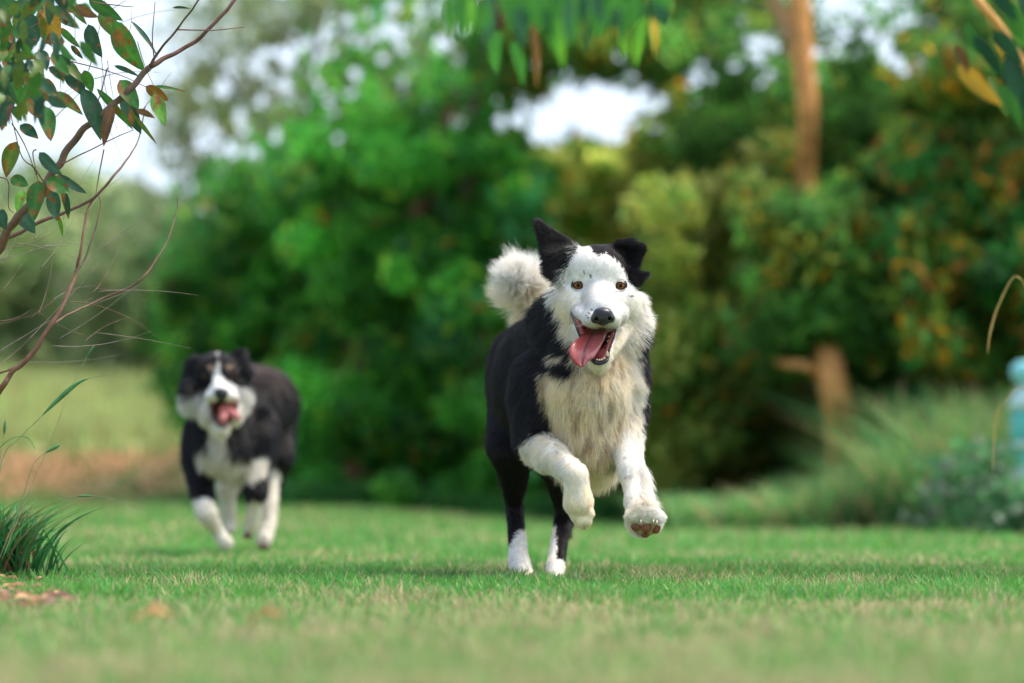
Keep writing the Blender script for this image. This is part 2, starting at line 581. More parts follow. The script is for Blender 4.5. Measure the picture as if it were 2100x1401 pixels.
def color_front(p, n, c, name, r):
    x, y, d = pxy(p)
    jx = (vnoise(p / 9.0, 21) - .5) * 15 + r.normal(size=len(p)) * 3.0
    jy = (vnoise(p / 9.0, 22) - .5) * 15 + r.normal(size=len(p)) * 3.0
    small = np.isin(name, ['skull', 'cheek', 'muzzle'])
    jx = np.where(small, jx * .45, jx); jy = np.where(small, jy * .45, jy)
    white = np.zeros(len(p), bool)
    P_ = (c == 'P')
    white |= P_ & in_poly(x + jx, y + jy, FACE) & (d < 190)
    white |= P_ & in_poly(x + jx, y + jy, CHEST) & (d < 260)
    white |= (c == 'W')
    # small white flame in the black collar
    white |= P_ & in_poly(x + jx * .4, y + jy * .4, [(1120, 722), (1150, 718), (1164, 728), (1140, 734)]) & (d < 190)
    # black shin on the upper foreleg, black hind legs above the white socks
    white &= ~((name == 'upperarm_l') & (y + jy < 893 + (x - 1100) * -.35))
    hs = np.where(name == 'hind_l', (y + jy > 1098 - (x - 1060) * 1.3), False) | np.where(name == 'hind_r', (y + jy > 1150) | ((x + jx * .4 < 1142) & (y > 1075)), False)
    white |= np.isin(name, ['hind_l', 'hind_r']) & hs & (y > 1040)
    col = np.where(white[:, None], WHITE, BLACK)
    # creamy chest and throat, cleaner head and right side
    cream = .92 * np.clip((y - 600) / 120, 0, 1) * np.clip((1345 - x) / 130, 0.12, 1)
    cream = np.where(np.isin(name, ['skull', 'muzzle', 'brow']), .03, cream)
    cream = np.where(np.isin(name, ['cheek', 'ruff']), np.clip((y - 560) / 200, 0.05, .55) * np.clip((1340 - x) / 120, .2, 1), cream)
    cream = np.where(name == 'jaw', .3, cream)
    cream = np.where(name == 'tailroot', .7, cream)
    cream = np.where(name == 'upperarm_l', .45, cream)
    cream = np.where(np.isin(name, ['fore_r']), .18, cream)
    cream = np.where(np.isin(name, ['fore_l']), .28 + .6 * np.clip((y - 985) / 60, 0, 1), cream)
    cream = np.where(np.isin(name, ['hind_l', 'hind_r']), .2, cream)
    cream = np.where(name == 'tail', np.clip((y - 570) / 60, .0, .6), cream)
    cream = np.clip(cream + (vnoise(p / 14.0, 30) - .5) * .6 + r.normal(size=len(p)) * .08, 0, 1.25)
    wc = WHITE * (1 - cream[:, None]) + CREAM * cream[:, None]
    body_m = ~np.isin(name, ['skull', 'muzzle', 'brow'])
    wc = wc * np.where(body_m, 1.16, np.where(name == 'muzzle', .84, .95))[:, None]
    streak = np.clip((vnoise(p / np.array([10., 10., 38.]), 31) - .62) * 3.2, 0, .8) * np.isin(name, ['chest', 'throat'])
    wc = wc * (1 - streak[:, None]) + np.array([.42, .27, .12]) * streak[:, None]
    # little ticks
    for tx, ty, tr in TICKS:
        m = (x - tx) ** 2 + (y - ty) ** 2 < tr * tr
        wc[m & (d < 60)] = [.09, .08, .09]
    # greyish ticking on the fore legs
    tk = np.isin(name, ['fore_l', 'upperarm_l', 'fore_r']) & (vnoise(p / 13.0, 33) > .84) & (y < 985)
    wc[tk] = wc[tk] * [.62, .56, .56]
    muz_shade = np.clip((y - 666) / 8, 0, 1) * (d < -20) * (name == 'muzzle')
    wc = wc * (1 - muz_shade[:, None] * np.array([.55, .55, .48]))  # shading under the muzzle, darkened into the fur colour
    col = np.where(white[:, None], wc, col)
    br = (~white) & (r.random(len(p)) < .16)
    col[br] = col[br] * 3.0 + np.array([.004, .002, 0])
    return col * (0.86 + .28 * r.random(len(p)))[:, None]

TICKS = [(1198, 557, 2.4), (1211, 562, 2.4), (1212, 567, 2.2), (1291, 606, 3), (1203, 645, 2.0), (1209, 641, 2.2), (1207, 650, 1.8), (1214, 634, 2.0), (1209, 662, 1.8)]

def eye_parts(parent, ctr_px, surf, r_mm, half_w, half_h, tilt, iris=(.17, .062, .012), skin=(.60, .54, .50), out_w=16, out_h=13, iris_r=9.2):
    """eyeball in its socket + lids lofted from the almond opening to the skin; surf(px,py) = skin depth"""
    d0 = float(np.mean([surf(ctr_px[0] + a, ctr_px[1] + b) for a, b in ((10, 0), (-10, 0), (0, 10), (0, -10))]))
    ctr = W(ctr_px[0], ctr_px[1], d0 + r_mm - 1.0)
    seg, ring = 28, 40
    V, F, C = [], [], []
    for i in range(ring + 1):
        th = math.pi * i / ring
        e = th * r_mm
        if e < 3.6: c = (.003, .0025, .0025)
        elif e < iris_r: c = tuple(np.array(iris) * (1.25 - .75 * max(0, (e / iris_r - .7)) / .3))
        else: c = (.02, .010, .008)
        for k in range(seg):
            ph = 2 * math.pi * k / seg
            V.append(ctr + r_mm * np.array([math.sin(th) * math.cos(ph), -math.cos(th), math.sin(th) * math.sin(ph)])); C.append(c)
    for i in range(ring):
        for k in range(seg):
            k2 = (k + 1) % seg
            F.append((i * seg + k, i * seg + k2, (i + 1) * seg + k2, (i + 1) * seg + k))
    e_o = build('eye', np.array(V) / 1000, F, M_EYE, parent, np.array(C))
    N_ = 40
    ct, st = math.cos(tilt), math.sin(tilt)
    inner, outer = [], []
    for a in np.linspace(0, 2 * math.pi, N_, endpoint=False):
        u = half_w * math.cos(a); w = half_h * math.sin(a) * (.84 if math.sin(a) > 0 else .9)
        x = u * ct - w * st; z = u * st + w * ct
        yb = math.sqrt(max(r_mm ** 2 - x * x - z * z, 1))
        inner.append(ctr + np.array([x, -yb - .7, z]))
        ox, oz = out_w * math.cos(a), out_h * math.sin(a)
        px, py = ctr_px[0] + ox, ctr_px[1] - oz
        outer.append(W(px, py, surf(px, py) + .8))
    inner, outer = np.array(inner), np.array(outer)
    # lid thickness: lift the rim slightly towards the viewer
    rows = [inner + [0, 2.2, 0], inner, inner * .86 + outer * .14 + [0, -1.4, 0], inner * .62 + outer * .38 + [0, -1.6, 0], inner * .3 + outer * .7 + [0, -.8, 0], outer]
    dk = np.array([.010, .007, .007]); sk = np.array(skin)
    cols = [dk, dk, dk * 1.3, sk * .75, sk, sk]
    V = np.vstack(rows); C = np.vstack([np.tile(c, (N_, 1)) for c in cols]); F = []
    for i in range(5):
        for k in range(N_):
            k2 = (k + 1) % N_
            F.append((i * N_ + k, i * N_ + k2, (i + 1) * N_ + k2, (i + 1) * N_ + k))
    build('eyelid', V / 1000, F, M_SKIN, e_o, C)
    return e_o

def surf_fn(v, f, n, skip=None):
    def g(px, py):
        return front_depth(v, f, n, px, py, 5)
    return g

def build_front_dog():
    root = empty('dog', (0.10, 8.3, 0.0), 'large black and white dog in sharp focus, white face, white tail raised, tongue out', 'dog', 'dogs running towards the camera')
    b = Body()
    back = (0, .6, -.8)
    # trunk
    b.cone((1198, 792, 190), 96, (1128, 790, 430), 106, k=40, fur=24, flow=back, c='P', lift=.22, name='trunk')
    b.cone((1128, 790, 430), 106, (1092, 768, 690), 84, k=40, fur=20, flow=back, c='B', lift=.2, name='trunk')
    b.cone((1150, 700, 260), 70, (1080, 735, 640), 60, k=40, fur=26, flow=back, c='B', lift=.25, name='trunk')
    b.cone((1165, 668, 150), 72, (1205, 620, 100), 62, k=36, fur=30, flow=(-.25, .6, -.8), c='P', lift=.35, name='neck')
    b.cone((1210, 700, 110), 84, (1200, 790, 100), 84, k=36, fur=24, flow=(0, .1, -1), c='P', lift=.32, name='throat')
    b.cone((1208, 800, 95), 84, (1212, 880, 115), 76, k=30, fur=22, flow=(0, -.05, -1), c='P', lift=.3, name='chest')
    b.cone((1212, 890, 120), 66, (1205, 925, 210), 56, k=30, fur=34, flow=(.05, .2, -1), c='W', lift=.26, name='chest')
    # ruff under the cheeks
    b.cone((1160, 622, 95), 22, (1182, 685, 80), 20, k=26, fur=18, flow=(-.75, .2, -.75), c='P', lift=.36, name='ruff')
    b.cone((1296, 616, 92), 15, (1294, 650, 90), 20, k=26, fur=38, flow=(.8, .1, .1), c='P', lift=.7, name='ruff')
    b.cone((1294, 650, 90), 20, (1284, 682, 85), 25, k=26, fur=32, flow=(.8, .1, -.5), c='P', lift=.55, name='ruff')
    b.cone((1285, 700, 100), 36, (1280, 760, 110), 40, k=26, fur=26, flow=(.4, .2, -1), c='P', lift=.35, name='neck')
    # shoulders
    b.ell((1108, 800, 150), (60, 74, 82), k=30, fur=22, flow=(-.1, .5, -.8), c='B', lift=.25, name='shoulder')
    b.ell((1278, 802, 150), (46, 66, 84), k=30, fur=22, flow=(.2, .4, -.9), c='P', lift=.3, name='shoulder')
    # dog's right fore leg (picture left), carpus flexed
    b.cone((1100, 835, 125), 50, (1092, 898, 110), 38, k=24, fur=18, flow=(-.1, .3, -1), c='B', lift=.25, name='upperarm_b')
    b.cone((1096, 905, 95), 32, (1130, 935, 30), 28, k=16, fur=15, flow=(-.35, .3, -1), c='W', lift=.22, name='upperarm_l')
    b.cone((1130, 935, 30), 27, (1177, 970, -30), 24, k=14, fur=10, flow=(.1, .3, -1), c='W', lift=.2, name='fore_l')
    b.cone((1180, 978, -32), 24, (1187, 1030, -25), 28, k=12, fur=8, flow=(.05, 0, -1), c='W', lift=.2, name='fore_l')
    b.cone((1187, 1030, -25), 27, (1195, 1066, -10), 18, k=10, fur=8, flow=(.05, 0, -1), c='W', lift=.2, name='fore_l')
    for tx, ty, r_ in ((1180, 1052, 11), (1192, 1064, 12), (1205, 1062, 11), (1211, 1048, 9)):
        b.ell((tx, ty + 3, -26), (r_ - 1, 14, r_ + 3), k=3, fur=7, flow=(0, 0, -1), c='W', lift=.2, name='fore_l')
    # dog's left fore leg (picture right), reaching with the sole up
    b.cone((1278, 850, 130), 44, (1284, 905, 100), 33, k=24, fur=16, flow=(.1, .2, -1), c='P', lift=.25, name='upperarm_r')
    b.cone((1284, 900, 95), 32, (1296, 965, 30), 25, k=14, fur=9, flow=(.1, .2, -1), c='W', lift=.2, name='fore_r')
    b.cone((1296, 965, 30), 25, (1306, 1025, -20), 20, k=14, fur=8, flow=(.1, .2, -1), c='W', lift=.2, name='fore_r')
    b.cone((1306, 1028, -22), 22, (1316, 1052, -48), 27, k=12, fur=9, flow=(-.3, 0, -.6), c='W', lift=.35, name='fore_r')
    b.ell((1322, 1070, -52), (36, 26, 30), k=12, fur=9, flow=(0, -.2, -.5), c='W', lift=.45, name='paw_r')
    for tx, ty, r_ in ((1298, 1058, 14), (1315, 1052, 15), (1335, 1054, 15), (1350, 1062, 13)):
        b.ell((tx, ty, -72), (r_, 14, r_), k=5, fur=9, flow=((tx - 1322) / 30, -.2, .3), c='W', lift=.5, name='paw_r')
    # hind legs, both feet down
    b.cone((1078, 800, 640), 72, (1052, 905, 510), 50, k=34, fur=18, flow=(0, .4, -1), c='B', lift=.2, name='thigh')
    b.cone((1052, 915, 505), 44, (1054, 1035, 600), 15, k=24, fur=12, flow=(0, .3, -1), c='B', lift=.2, name='hind_l')
    b.cone((1056, 1045, 602), 17, (1064, 1150, 510), 20, k=12, fur=7, flow=(0, .1, -1), c='B', lift=.18, name='hind_l')
    b.cone((1063, 1150, 508), 21, (1074, 1180, 478), 21, k=10, fur=7, flow=(0, -.2, -1), c='B', lift=.2, name='hind_l')
    for tx in (1056, 1068, 1081, 1092):
        b.ell((tx, 1186, 462), (9, 15, 12), k=5, fur=6, flow=(0, -.4, -1), c='W', lift=.2, name='hind_foot')
    b.cone((1135, 815, 640), 62, (1140, 930, 500), 46, k=34, fur=18, flow=(0, .4, -1), c='B', lift=.2, name='thigh')
    b.cone((1145, 940, 495), 36, (1158, 1055, 575), 13, k=24, fur=14, flow=(.2, .4, -1), c='B', lift=.22, name='hind_r')
    b.cone((1155, 1060, 576), 15, (1140, 1160, 470), 18, k=12, fur=8, flow=(0, .3, -1), c='B', lift=.2, name='hind_r')
    b.cone((1140, 1160, 468), 17, (1138, 1190, 440), 18, k=10, fur=7, flow=(0, -.2, -1), c='W', lift=.2, name='hind_r')
    for tx in (1125, 1134, 1144, 1153):
        b.ell((tx, 1196, 428), (8, 13, 12), k=5, fur=6, flow=(0, -.4, -1), c='W', lift=.2, name='hind_foot')
    # tail, curled up over the rump
    b.cone((1100, 715, 740), 26, (1094, 672, 780), 16, k=16, fur=14, flow=(0, .3, 1), c='B', lift=.3, name='tailbase')
    b.cone((1092, 665, 785), 14, (1082, 625, 800), 16, k=10, fur=40, flow=(-.7, 0, -.45), c='W', lift=.45, name='tailroot')
    b.cone((1080, 618, 800), 17, (1072, 575, 770), 26, k=10, fur=50, flow=(-.5, -.2, -.25), c='W', lift=.75, name='tail')
    b.cone((1072, 575, 770), 26, (1046, 566, 730), 16, k=10, fur=42, flow=(-.7, -.3, .35), c='W', lift=.85, name='tail')
    # head
    b.ell((1226, 564, 85), (66, 76, 64), k=24, fur=5.5, c='P', lift=.1, name='skull')
    b.ell((1226, 550, 45), (54, 46, 42), k=20, fur=5.5, c='P', lift=.1, name='skull')
    b.ell((1182, 622, 62), (34, 50, 38), k=22, fur=10, flow=(-.6, .6, -.5), c='P', lift=.2, name='cheek')
    b.ell((1281, 620, 62), (32, 50, 38), k=22, fur=10, flow=(.7, .6, -.4), c='P', lift=.2, name='cheek')
    b.ell((1194, 572, 28), (18, 14, 10), k=10, fur=SHORT, c='P', lift=.1, name='brow')
    b.ell((1266, 573, 28), (17, 14, 10), k=10, fur=SHORT, c='P', lift=.1, name='brow')
    b.cone((1230, 604, 30), 38, (1234, 634, -52), 27, k=18, fur=4.5, c='P', lift=.2, name='muzzle')
    b.ell((1215, 654, -46), (22, 40, 22), k=10, fur=5, c='P', lift=.12, name='muzzle')
    b.ell((1254, 654, -46), (21, 40, 22), k=10, fur=5, c='P', lift=.12, name='muzzle')
    b.ell((1192, 645, 10), (20, 42, 20), k=14, fur=6, c='P', lift=.12, name='muzzle')
    b.ell((1272, 644, 10), (18, 42, 20), k=14, fur=6, c='P', lift=.12, name='muzzle')
    # lower jaw
    b.cone((1190, 668, 60), 22, (1216, 724, -42), 13, k=10, fur=12, flow=(-.2, .4, -.8), c='W', lift=.3, name='jaw')
    b.cone((1272, 668, 60), 22, (1240, 724, -42), 13, k=10, fur=12, flow=(.2, .4, -.8), c='W', lift=.3, name='jaw')
    b.cone((1229, 732, -52), 15, (1229, 738, 0), 20, k=10, fur=13, flow=(0, .2, -.9), c='W', lift=.3, name='jaw')
    # mouth cavity
    b.cut((1222, 704, -60), 13, (1226, 690, 20), 24, k=6)
    b.cut((1186, 662, -45), 4, (1208, 690, -20), 12, k=5)
    b.cut((1254, 690, -60), 7, (1244, 696, 0), 12, k=5)
    # ears
    b.tri((1103, 456, 60), (1186, 506, 72), (1126, 560, 60), 6, k=12, fur=12, flow=(-.6, .3, .1), c='B', lift=.2, name='ear')
    b.tri((1126, 520, 55), (1180, 512, 60), (1146, 575, 62), 8, k=14, fur=18, flow=(-.75, .3, -.5), c='P', lift=.3, name='ear')
    b.cone((1103, 455, 60), 4, (1142, 530, 66), 12, k=12, fur=9, flow=(-.5, .3, .4), c='B', lift=.15, name='ear')
    b.tri((1252, 512, 70), (1296, 498, 70), (1286, 548, 70), 10, k=12, fur=10, flow=(.4, .2, .4), c='B', lift=.3, name='ear')
    b.tri((1290, 500, 62), (1316, 510, 55), (1302, 546, 60), 9, k=8, fur=8, flow=(.5, -.3, -.3), c='B', lift=.3, name='ear')
    b.cone((1268, 500, 62), 8, (1312, 505, 52), 9, k=6, fur=7, flow=(.3, -.2, .5), c='B', lift=.4, name='ear')
    b.tri((1286, 548, 55), (1324, 561, 50), (1306, 584, 55), 5, k=8, fur=12, flow=(.8, -.1, -.2), c='B', lift=.2, name='ear')

    v0, f0 = b.mesh(6.0, 14.0, [(np.array([100, 7750, 480]), np.array([330, 8010, 760]))], smooth=1)
    skin_at = surf_fn(v0, f0, vert_normals(v0, f0))
    EYES = ((1186, 584, .05), (1273, 585, -.06))
    for ex, ey, tl in EYES:
        dd = skin_at(ex, ey)
        b.cut((ex, ey, dd - 20), 10.5, (ex, ey, dd + 7), 10.0, k=3)
    lo, hi = W(1090, 760, -130), W(1345, 440, 130)
    head = (np.array([lo[0], 7750, lo[2] - 4]), np.array([hi[0] + 6, 8030, hi[2]]))
    v, f = b.mesh(3.6, 7.0, [head, (np.array([100, 7770, 80]), np.array([330, 7900, 190]))], smooth=2)
    n = vert_normals(v, f)
    r = np.random.default_rng(5)
    prs = [q for q in b.pr if q['t'] != 'x']
    D = np.stack([Body.dist(q, v) for q in prs], 1)
    near = D.argmin(1)
    cc = np.array([q['c'] for q in prs])[near]; nm = np.array([q['n'] for q in prs])[near]
    x, y, d = pxy(v)
    col = color_front(v, n, cc, nm, r) * .92
    inm = in_poly(x, y, MOUTH) & (d < 75) & (y > 634)
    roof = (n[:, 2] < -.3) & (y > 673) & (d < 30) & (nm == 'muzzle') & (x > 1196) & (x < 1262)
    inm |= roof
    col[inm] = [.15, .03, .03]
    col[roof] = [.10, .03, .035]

    eyes = [(ex, ey, skin_at(ex, ey), tl) for ex, ey, tl in EYES]
    # bare spots
    soles = [(1304, 1081, 11, 10), (1326, 1086, 15, 12), (1347, 1085, 11, 12), (1322, 1098, 12, 7)]
    def lmod(v_, n_, L):
        L = L.copy()
        L[inm] = 0
        for ex, ey, dd, tl in eyes:
            e = ((x - ex) / 14.5) ** 2 + ((y - ey) / 11.5) ** 2
            L[(e < 1) & (d < dd + 40)] = 0
            L[(e >= 1) & (e < 2.4) & (d < dd + 40)] *= .5
        L[(((x - 1237) / 22) ** 2 + ((y - 647) / 19) ** 2 < 1) & (d < -40)] = 0
        L[(((x - 1326) / 27) ** 2 + ((y - 1085) / 14) ** 2 < 1) & (d < 0)] *= 0
        # wispy feathers
        L[(nm == 'fore_r') & (x > 1310) & (y > 950) & (y < 1030)] *= 4.0
        L[(nm == 'upperarm_l') & (y > 925)] *= 1.5
        L[(nm == 'hind_r') & (x > 1150) & (y > 1010) & (y < 1090)] *= 2.2
        L[(nm == 'chest') & (y > 920)] *= 1.35
        m = nm == 'tail'; L[m] *= .35 + 1.25 * vnoise(v_[m] / 15.0, 77)
        L[(nm == 'ear') & (y > 530) & (x < 1200)] *= 1.1
        return L
    def fmod(v_, n_, FL):
        FL = FL.copy()
        m = np.isin(nm, ['skull', 'muzzle', 'brow'])
        dr = v_ - (NOSEP + np.array([0, 0, 10])); dr /= np.linalg.norm(dr, axis=1)[:, None]
        FL[m] = dr[m]
        m = np.isin(nm, ['chest', 'throat'])
        FL[m, 0] += np.clip((x[m] - 1205) / 120, -.6, .6)
        m = nm == 'tail'
        c0 = W(1108, 640, 850); dr = v_ - c0; dr /= np.linalg.norm(dr, axis=1)[:, None]
        wn = np.stack([vnoise(v_[m] / 24, 61), vnoise(v_[m] / 24, 62), vnoise(v_[m] / 24, 63)], 1) - .5
        dm = dr[m] + wn * 1.3
        low = sm0(v_[m, 2], c0[2] - 25, c0[2] - 50)[:, None]
        FL[m] = (1 - low) * (.9 * dm + np.array([-.25, 0, .35])) + low * np.array([-.75, 0, -.55])
        return FL
    col[in_poly(x, y, [(1292, 1072), (1300, 1070), (1350, 1072), (1358, 1085), (1345, 1104), (1305, 1100)]) & (d < 20)] = [.45, .30, .18]
    body = build('body', v / 1000, f, M_SKIN, root, col)
    grow_fur('coat', v, f, b, color_front, 420000, M_FUR, root, radius=.33, length_mod=lmod, flow_mod=fmod, seed=2)

    for ex, ey, dd, tl in eyes:
        eye_parts(root, (ex, ey), skin_at, 15.0, 10.6, 7.6, tl)
    # nose
    nb = Body()
    nb.ell((1237, 641, -84), (20.5, 18, 12.5), k=6)
    nb.ell((1237, 652, -86), (16, 16, 14.5), k=6)
    nb.ell((1221, 652, -82), (9.5, 14, 10), k=5)
    nb.ell((1253, 651, -82), (9.5, 14, 10), k=5)
    nb.cut((1222, 655, -104), 4.0, (1225, 652, -90), 3.6, k=2)
    nb.cut((1218, 658, -98), 2.0, (1222, 655, -98), 3.0, k=2)
    nb.cut((1257, 657, -98), 2.0, (1253, 654, -98), 3.0, k=2)
    nb.cut((1253, 654, -104), 4.0, (1249, 651, -90), 3.6, k=2)
    nb.cut((1238, 654, -106), .8, (1238, 668, -102), .8, k=2)
    nv, nf = nb.mesh(1.3, 1.3, None, smooth=1)
    build('nose', nv / 1000, nf, M_NOSE, root, np.tile([.010, .010, .013], (len(nv), 1)))
    # lips: black gum line along the open mouth
    lp = spline([W(*q) for q in [(1171, 638, -6), (1176, 653, -26), (1182, 670, -38), (1188, 685, -46), (1190, 692, -50)]], 24)
    lp2 = spline([W(*q) for q in [(1211, 734, -60), (1219, 741, -68), (1230, 744, -70), (1242, 740, -68), (1248, 732, -62), (1250, 716, -56), (1256, 700, -46), (1261, 686, -38), (1264, 672, -30)]], 40)
    v1, f1 = tube(lp, np.interp(np.linspace(0, 1, 24), [0, .3, 1], [1.2, 1.8, 2.4]), 10)
    v2, f2 = tube(lp2, np.interp(np.linspace(0, 1, 40), [0, .15, .4, .55, 1], [2.4, 4.4, 3.6, 2.2, 1.6]), 10)
    V, F, C = merge([(v1, f1, (.012, .008, .009)), (v2, f2, (.012, .008, .009))])
    build('lip', V / 1000, F, M_NOSE, root, C)
    # gums (inner pink rim)
    g1 = spline([W(*q) for q in [(1178, 644, -2), (1185, 656, -20), (1191, 670, -30), (1196, 684, -34)]], 20)
    g2 = spline([W(*q) for q in [(1219, 735, -60), (1231, 737, -64), (1241, 730, -60), (1247, 714, -50), (1253, 696, -38), (1257, 682, -28)]], 30)
    v1, f1 = tube(g1, np.interp(np.linspace(0, 1, 20), [0, .5, 1], [2.4, 5, 5.5]), 10)
    v2, f2 = tube(g2, np.interp(np.linspace(0, 1, 30), [0, .4, 1], [3, 4.6, 4]), 10)
    V, F, C = merge([(v1, f1, (.30, .06, .05)), (v2, f2, (.28, .065, .06))])
    build('gum', V / 1000, F, M_WET, root, C)
    # teeth
    def tooth(px, py, dp, h, w):
        base = W(px, py, dp)
        prof = [(0, 1), (.35, 1.0), (.7, .7), (.95, .35), (1.0, .05)]
        V_, F_ = [], []
        for u, rr in prof:
            for k in range(8):
                a = 2 * math.pi * k / 8
                V_.append(base + np.array([math.cos(a) * w * rr, math.sin(a) * w * rr * .8, h * u - 1.5]))
        for i in range(4):
            for k in range(8):
                F_.append((i * 8 + k, i * 8 + (k + 1) % 8, (i + 1) * 8 + (k + 1) % 8, (i + 1) * 8 + k))
        build('tooth', np.array(V_) / 1000, F_, M_TOOTH, root, np.tile([.44, .36, .23], (len(V_), 1)))
    for t in ((1246, 728, -68, 11, 3.4), (1240, 734, -70, 4.2, 2.6), (1235, 736, -71, 3.4, 2.7), (1230, 737, -71, 3.6, 2.7), (1225, 736, -70, 2.8, 2.6),
              (1246, 709, -46, 3.5, 2.8), (1248, 699, -40, 5, 2.2), (1250, 689, -34, 3.6, 2.6), (1197, 676, -30, -5, 2.4)):
        tooth(*t)
    # tongue: lofted sheet lolling over the lip to the picture's left
    rows = [((1199, 672, 25), (1219, 675, 18), (1247, 674, 25)),
            ((1197, 684, -30), (1214, 686, -28), (1244, 682, -15)),
            ((1187, 691, -56), (1208, 697, -48), (1240, 694, -35)),
            ((1175, 702, -80), (1203, 707, -62), (1235, 705, -52)),
            ((1168, 716, -92), (1199, 718, -75), (1228, 718, -66)),
            ((1171, 733, -97), (1196, 730, -84), (1219, 732, -78)),
            ((1180, 745, -96), (1195, 742, -88), (1206, 741, -85)),
            ((1190, 752, -94), (1195, 751, -91), (1199, 749, -90))]
    mm = 17
    mids = []
    for L_, M_, R_ in rows:
        L_, M_, R_ = W(*L_), W(*M_), W(*R_)
        line = []
        for t in np.linspace(-1, 1, mm):
            q = L_ * (t * (t - 1) / 2) + M_ * (1 - t * t) + R_ * (t * (t + 1) / 2)
            q = q + np.array([0, 3.5 * math.exp(-(t / .14) ** 2) - 5.0 * (1 - abs(t)) * abs(t) * 2, 0])
            line.append(q)
        mids.append(line)
    mids = np.array(mids)
    n2 = 41
    grid = np.stack([spline(mids[:, j], n2) for j in range(mm)], 1)
    th = 3.2
    prof = np.sqrt(np.clip(1 - np.abs(np.linspace(-1, 1, mm)) ** 6, 0.02, 1))
    frt = grid + np.array([0, -1, .2]) * (th * prof)[None, :, None]
    bck = grid + np.array([0, 1, -.2]) * (th * prof)[None, :, None]
    V = np.vstack([frt.reshape(-1, 3), bck.reshape(-1, 3)])
    F = []
    o2 = n2 * mm
    for i in range(n2 - 1):
        for j in range(mm - 1):
            a = i * mm + j
            F.append((a, a + 1, a + mm + 1, a + mm)); F.append((o2 + a, o2 + a + mm, o2 + a + mm + 1, o2 + a + 1))
        a = i * mm
        F.append((a, a + mm, o2 + a + mm, o2 + a)); a += mm - 1
        F.append((a, o2 + a, o2 + a + mm, a + mm))
    for j in range(mm - 1):
        a = (n2 - 1) * mm + j
        F.append((a, a + 1, o2 + a + 1, o2 + a))
    tt = np.abs(np.tile(np.linspace(-1, 1, mm), n2))
    c1 = np.array([.34, .070, .066])[None] * (0.55 + .45 * np.clip(tt * 5, 0, 1))[:, None]
    sgn = np.tile(np.linspace(-1, 1, mm), n2)
    c1 = c1 * np.where(sgn[:, None] < -.15, np.array([1.0, .74, .70]), np.array([1.0, 1.15, 1.2]))
    c1[:, 1] += .015 * (vnoise(frt.reshape(-1, 3) / 4, 2) - .3)
    C = np.vstack([c1, c1])
    build('tongue', V / 1000, F, M_WET, root, np.clip(C, 0, 1))
    # pads and claws of the lifted fore paw
    def pad(px, py, dp, rx, rz, name='paw_pad', col_=(.20, .075, .030)):
        pb = Body()
        pb.ell((px - rx * .32, py - rz * .15, dp), (rx * .66, 5, rz * .74), k=6)
        pb.ell((px + rx * .32, py - rz * .15, dp), (rx * .66, 5, rz * .74), k=6)
        pb.ell((px, py + rz * .25, dp), (rx * .6, 5, rz * .7), k=6)
        a, c = pb.mesh(1.4, 1.4, None, smooth=1)
        build(name, a / 1000, c, M_PAD, root, np.tile(col_, (len(a), 1)))
    for px, py, rx, rz in ((1305, 1080, 11, 10), (1326, 1083, 12.5, 11), (1346, 1084, 10.5, 11.5), (1324, 1097, 9, 5)):
        dd = front_depth(v, f, n, px, py, 7)
        pad(px, py, dd - 1, rx, rz)
    for px, py in ((1315, 1068), (1341, 1068), (1348, 1070)):
        dd = front_depth(v, f, n, px, py, 6)
        pth = np.array([W(px, py - 3, dd - 4), W(px, py, dd - 12), W(px + .4, py + 4, dd - 17)])
        a, c = tube(pth, [2.2, 1.8, .7], 8)
        build('claw', a / 1000, c, M_TOOTH, root, np.tile([.55, .45, .33], (len(a), 1)))
    # whiskers and brow hairs
    wv = []
    rr = random.Random(3)
    for sx in (-1, 1):
        for i in range(7):
            px, py = 1235 + sx * rr.uniform(20, 34), rr.uniform(642, 668)
            dd = front_depth(v, f, n, px, py, 6) - 1
            a = W(px, py, dd)
            pts = [a + np.array([sx * t * rr.uniform(20, 34), t * 10, -t * t * rr.uniform(4, 14) + t * 3]) for t in (0, .5, 1)]
            wv.append((*tube(np.array(pts), [.35, .25, .1], 4), (.7, .68, .62)))
    for a, c, k in wv:
        build('whisker', a / 1000, c, M_FUR, root, np.tile(k, (len(a), 1)))
    return root

if DO_DOG1: build_front_dog()

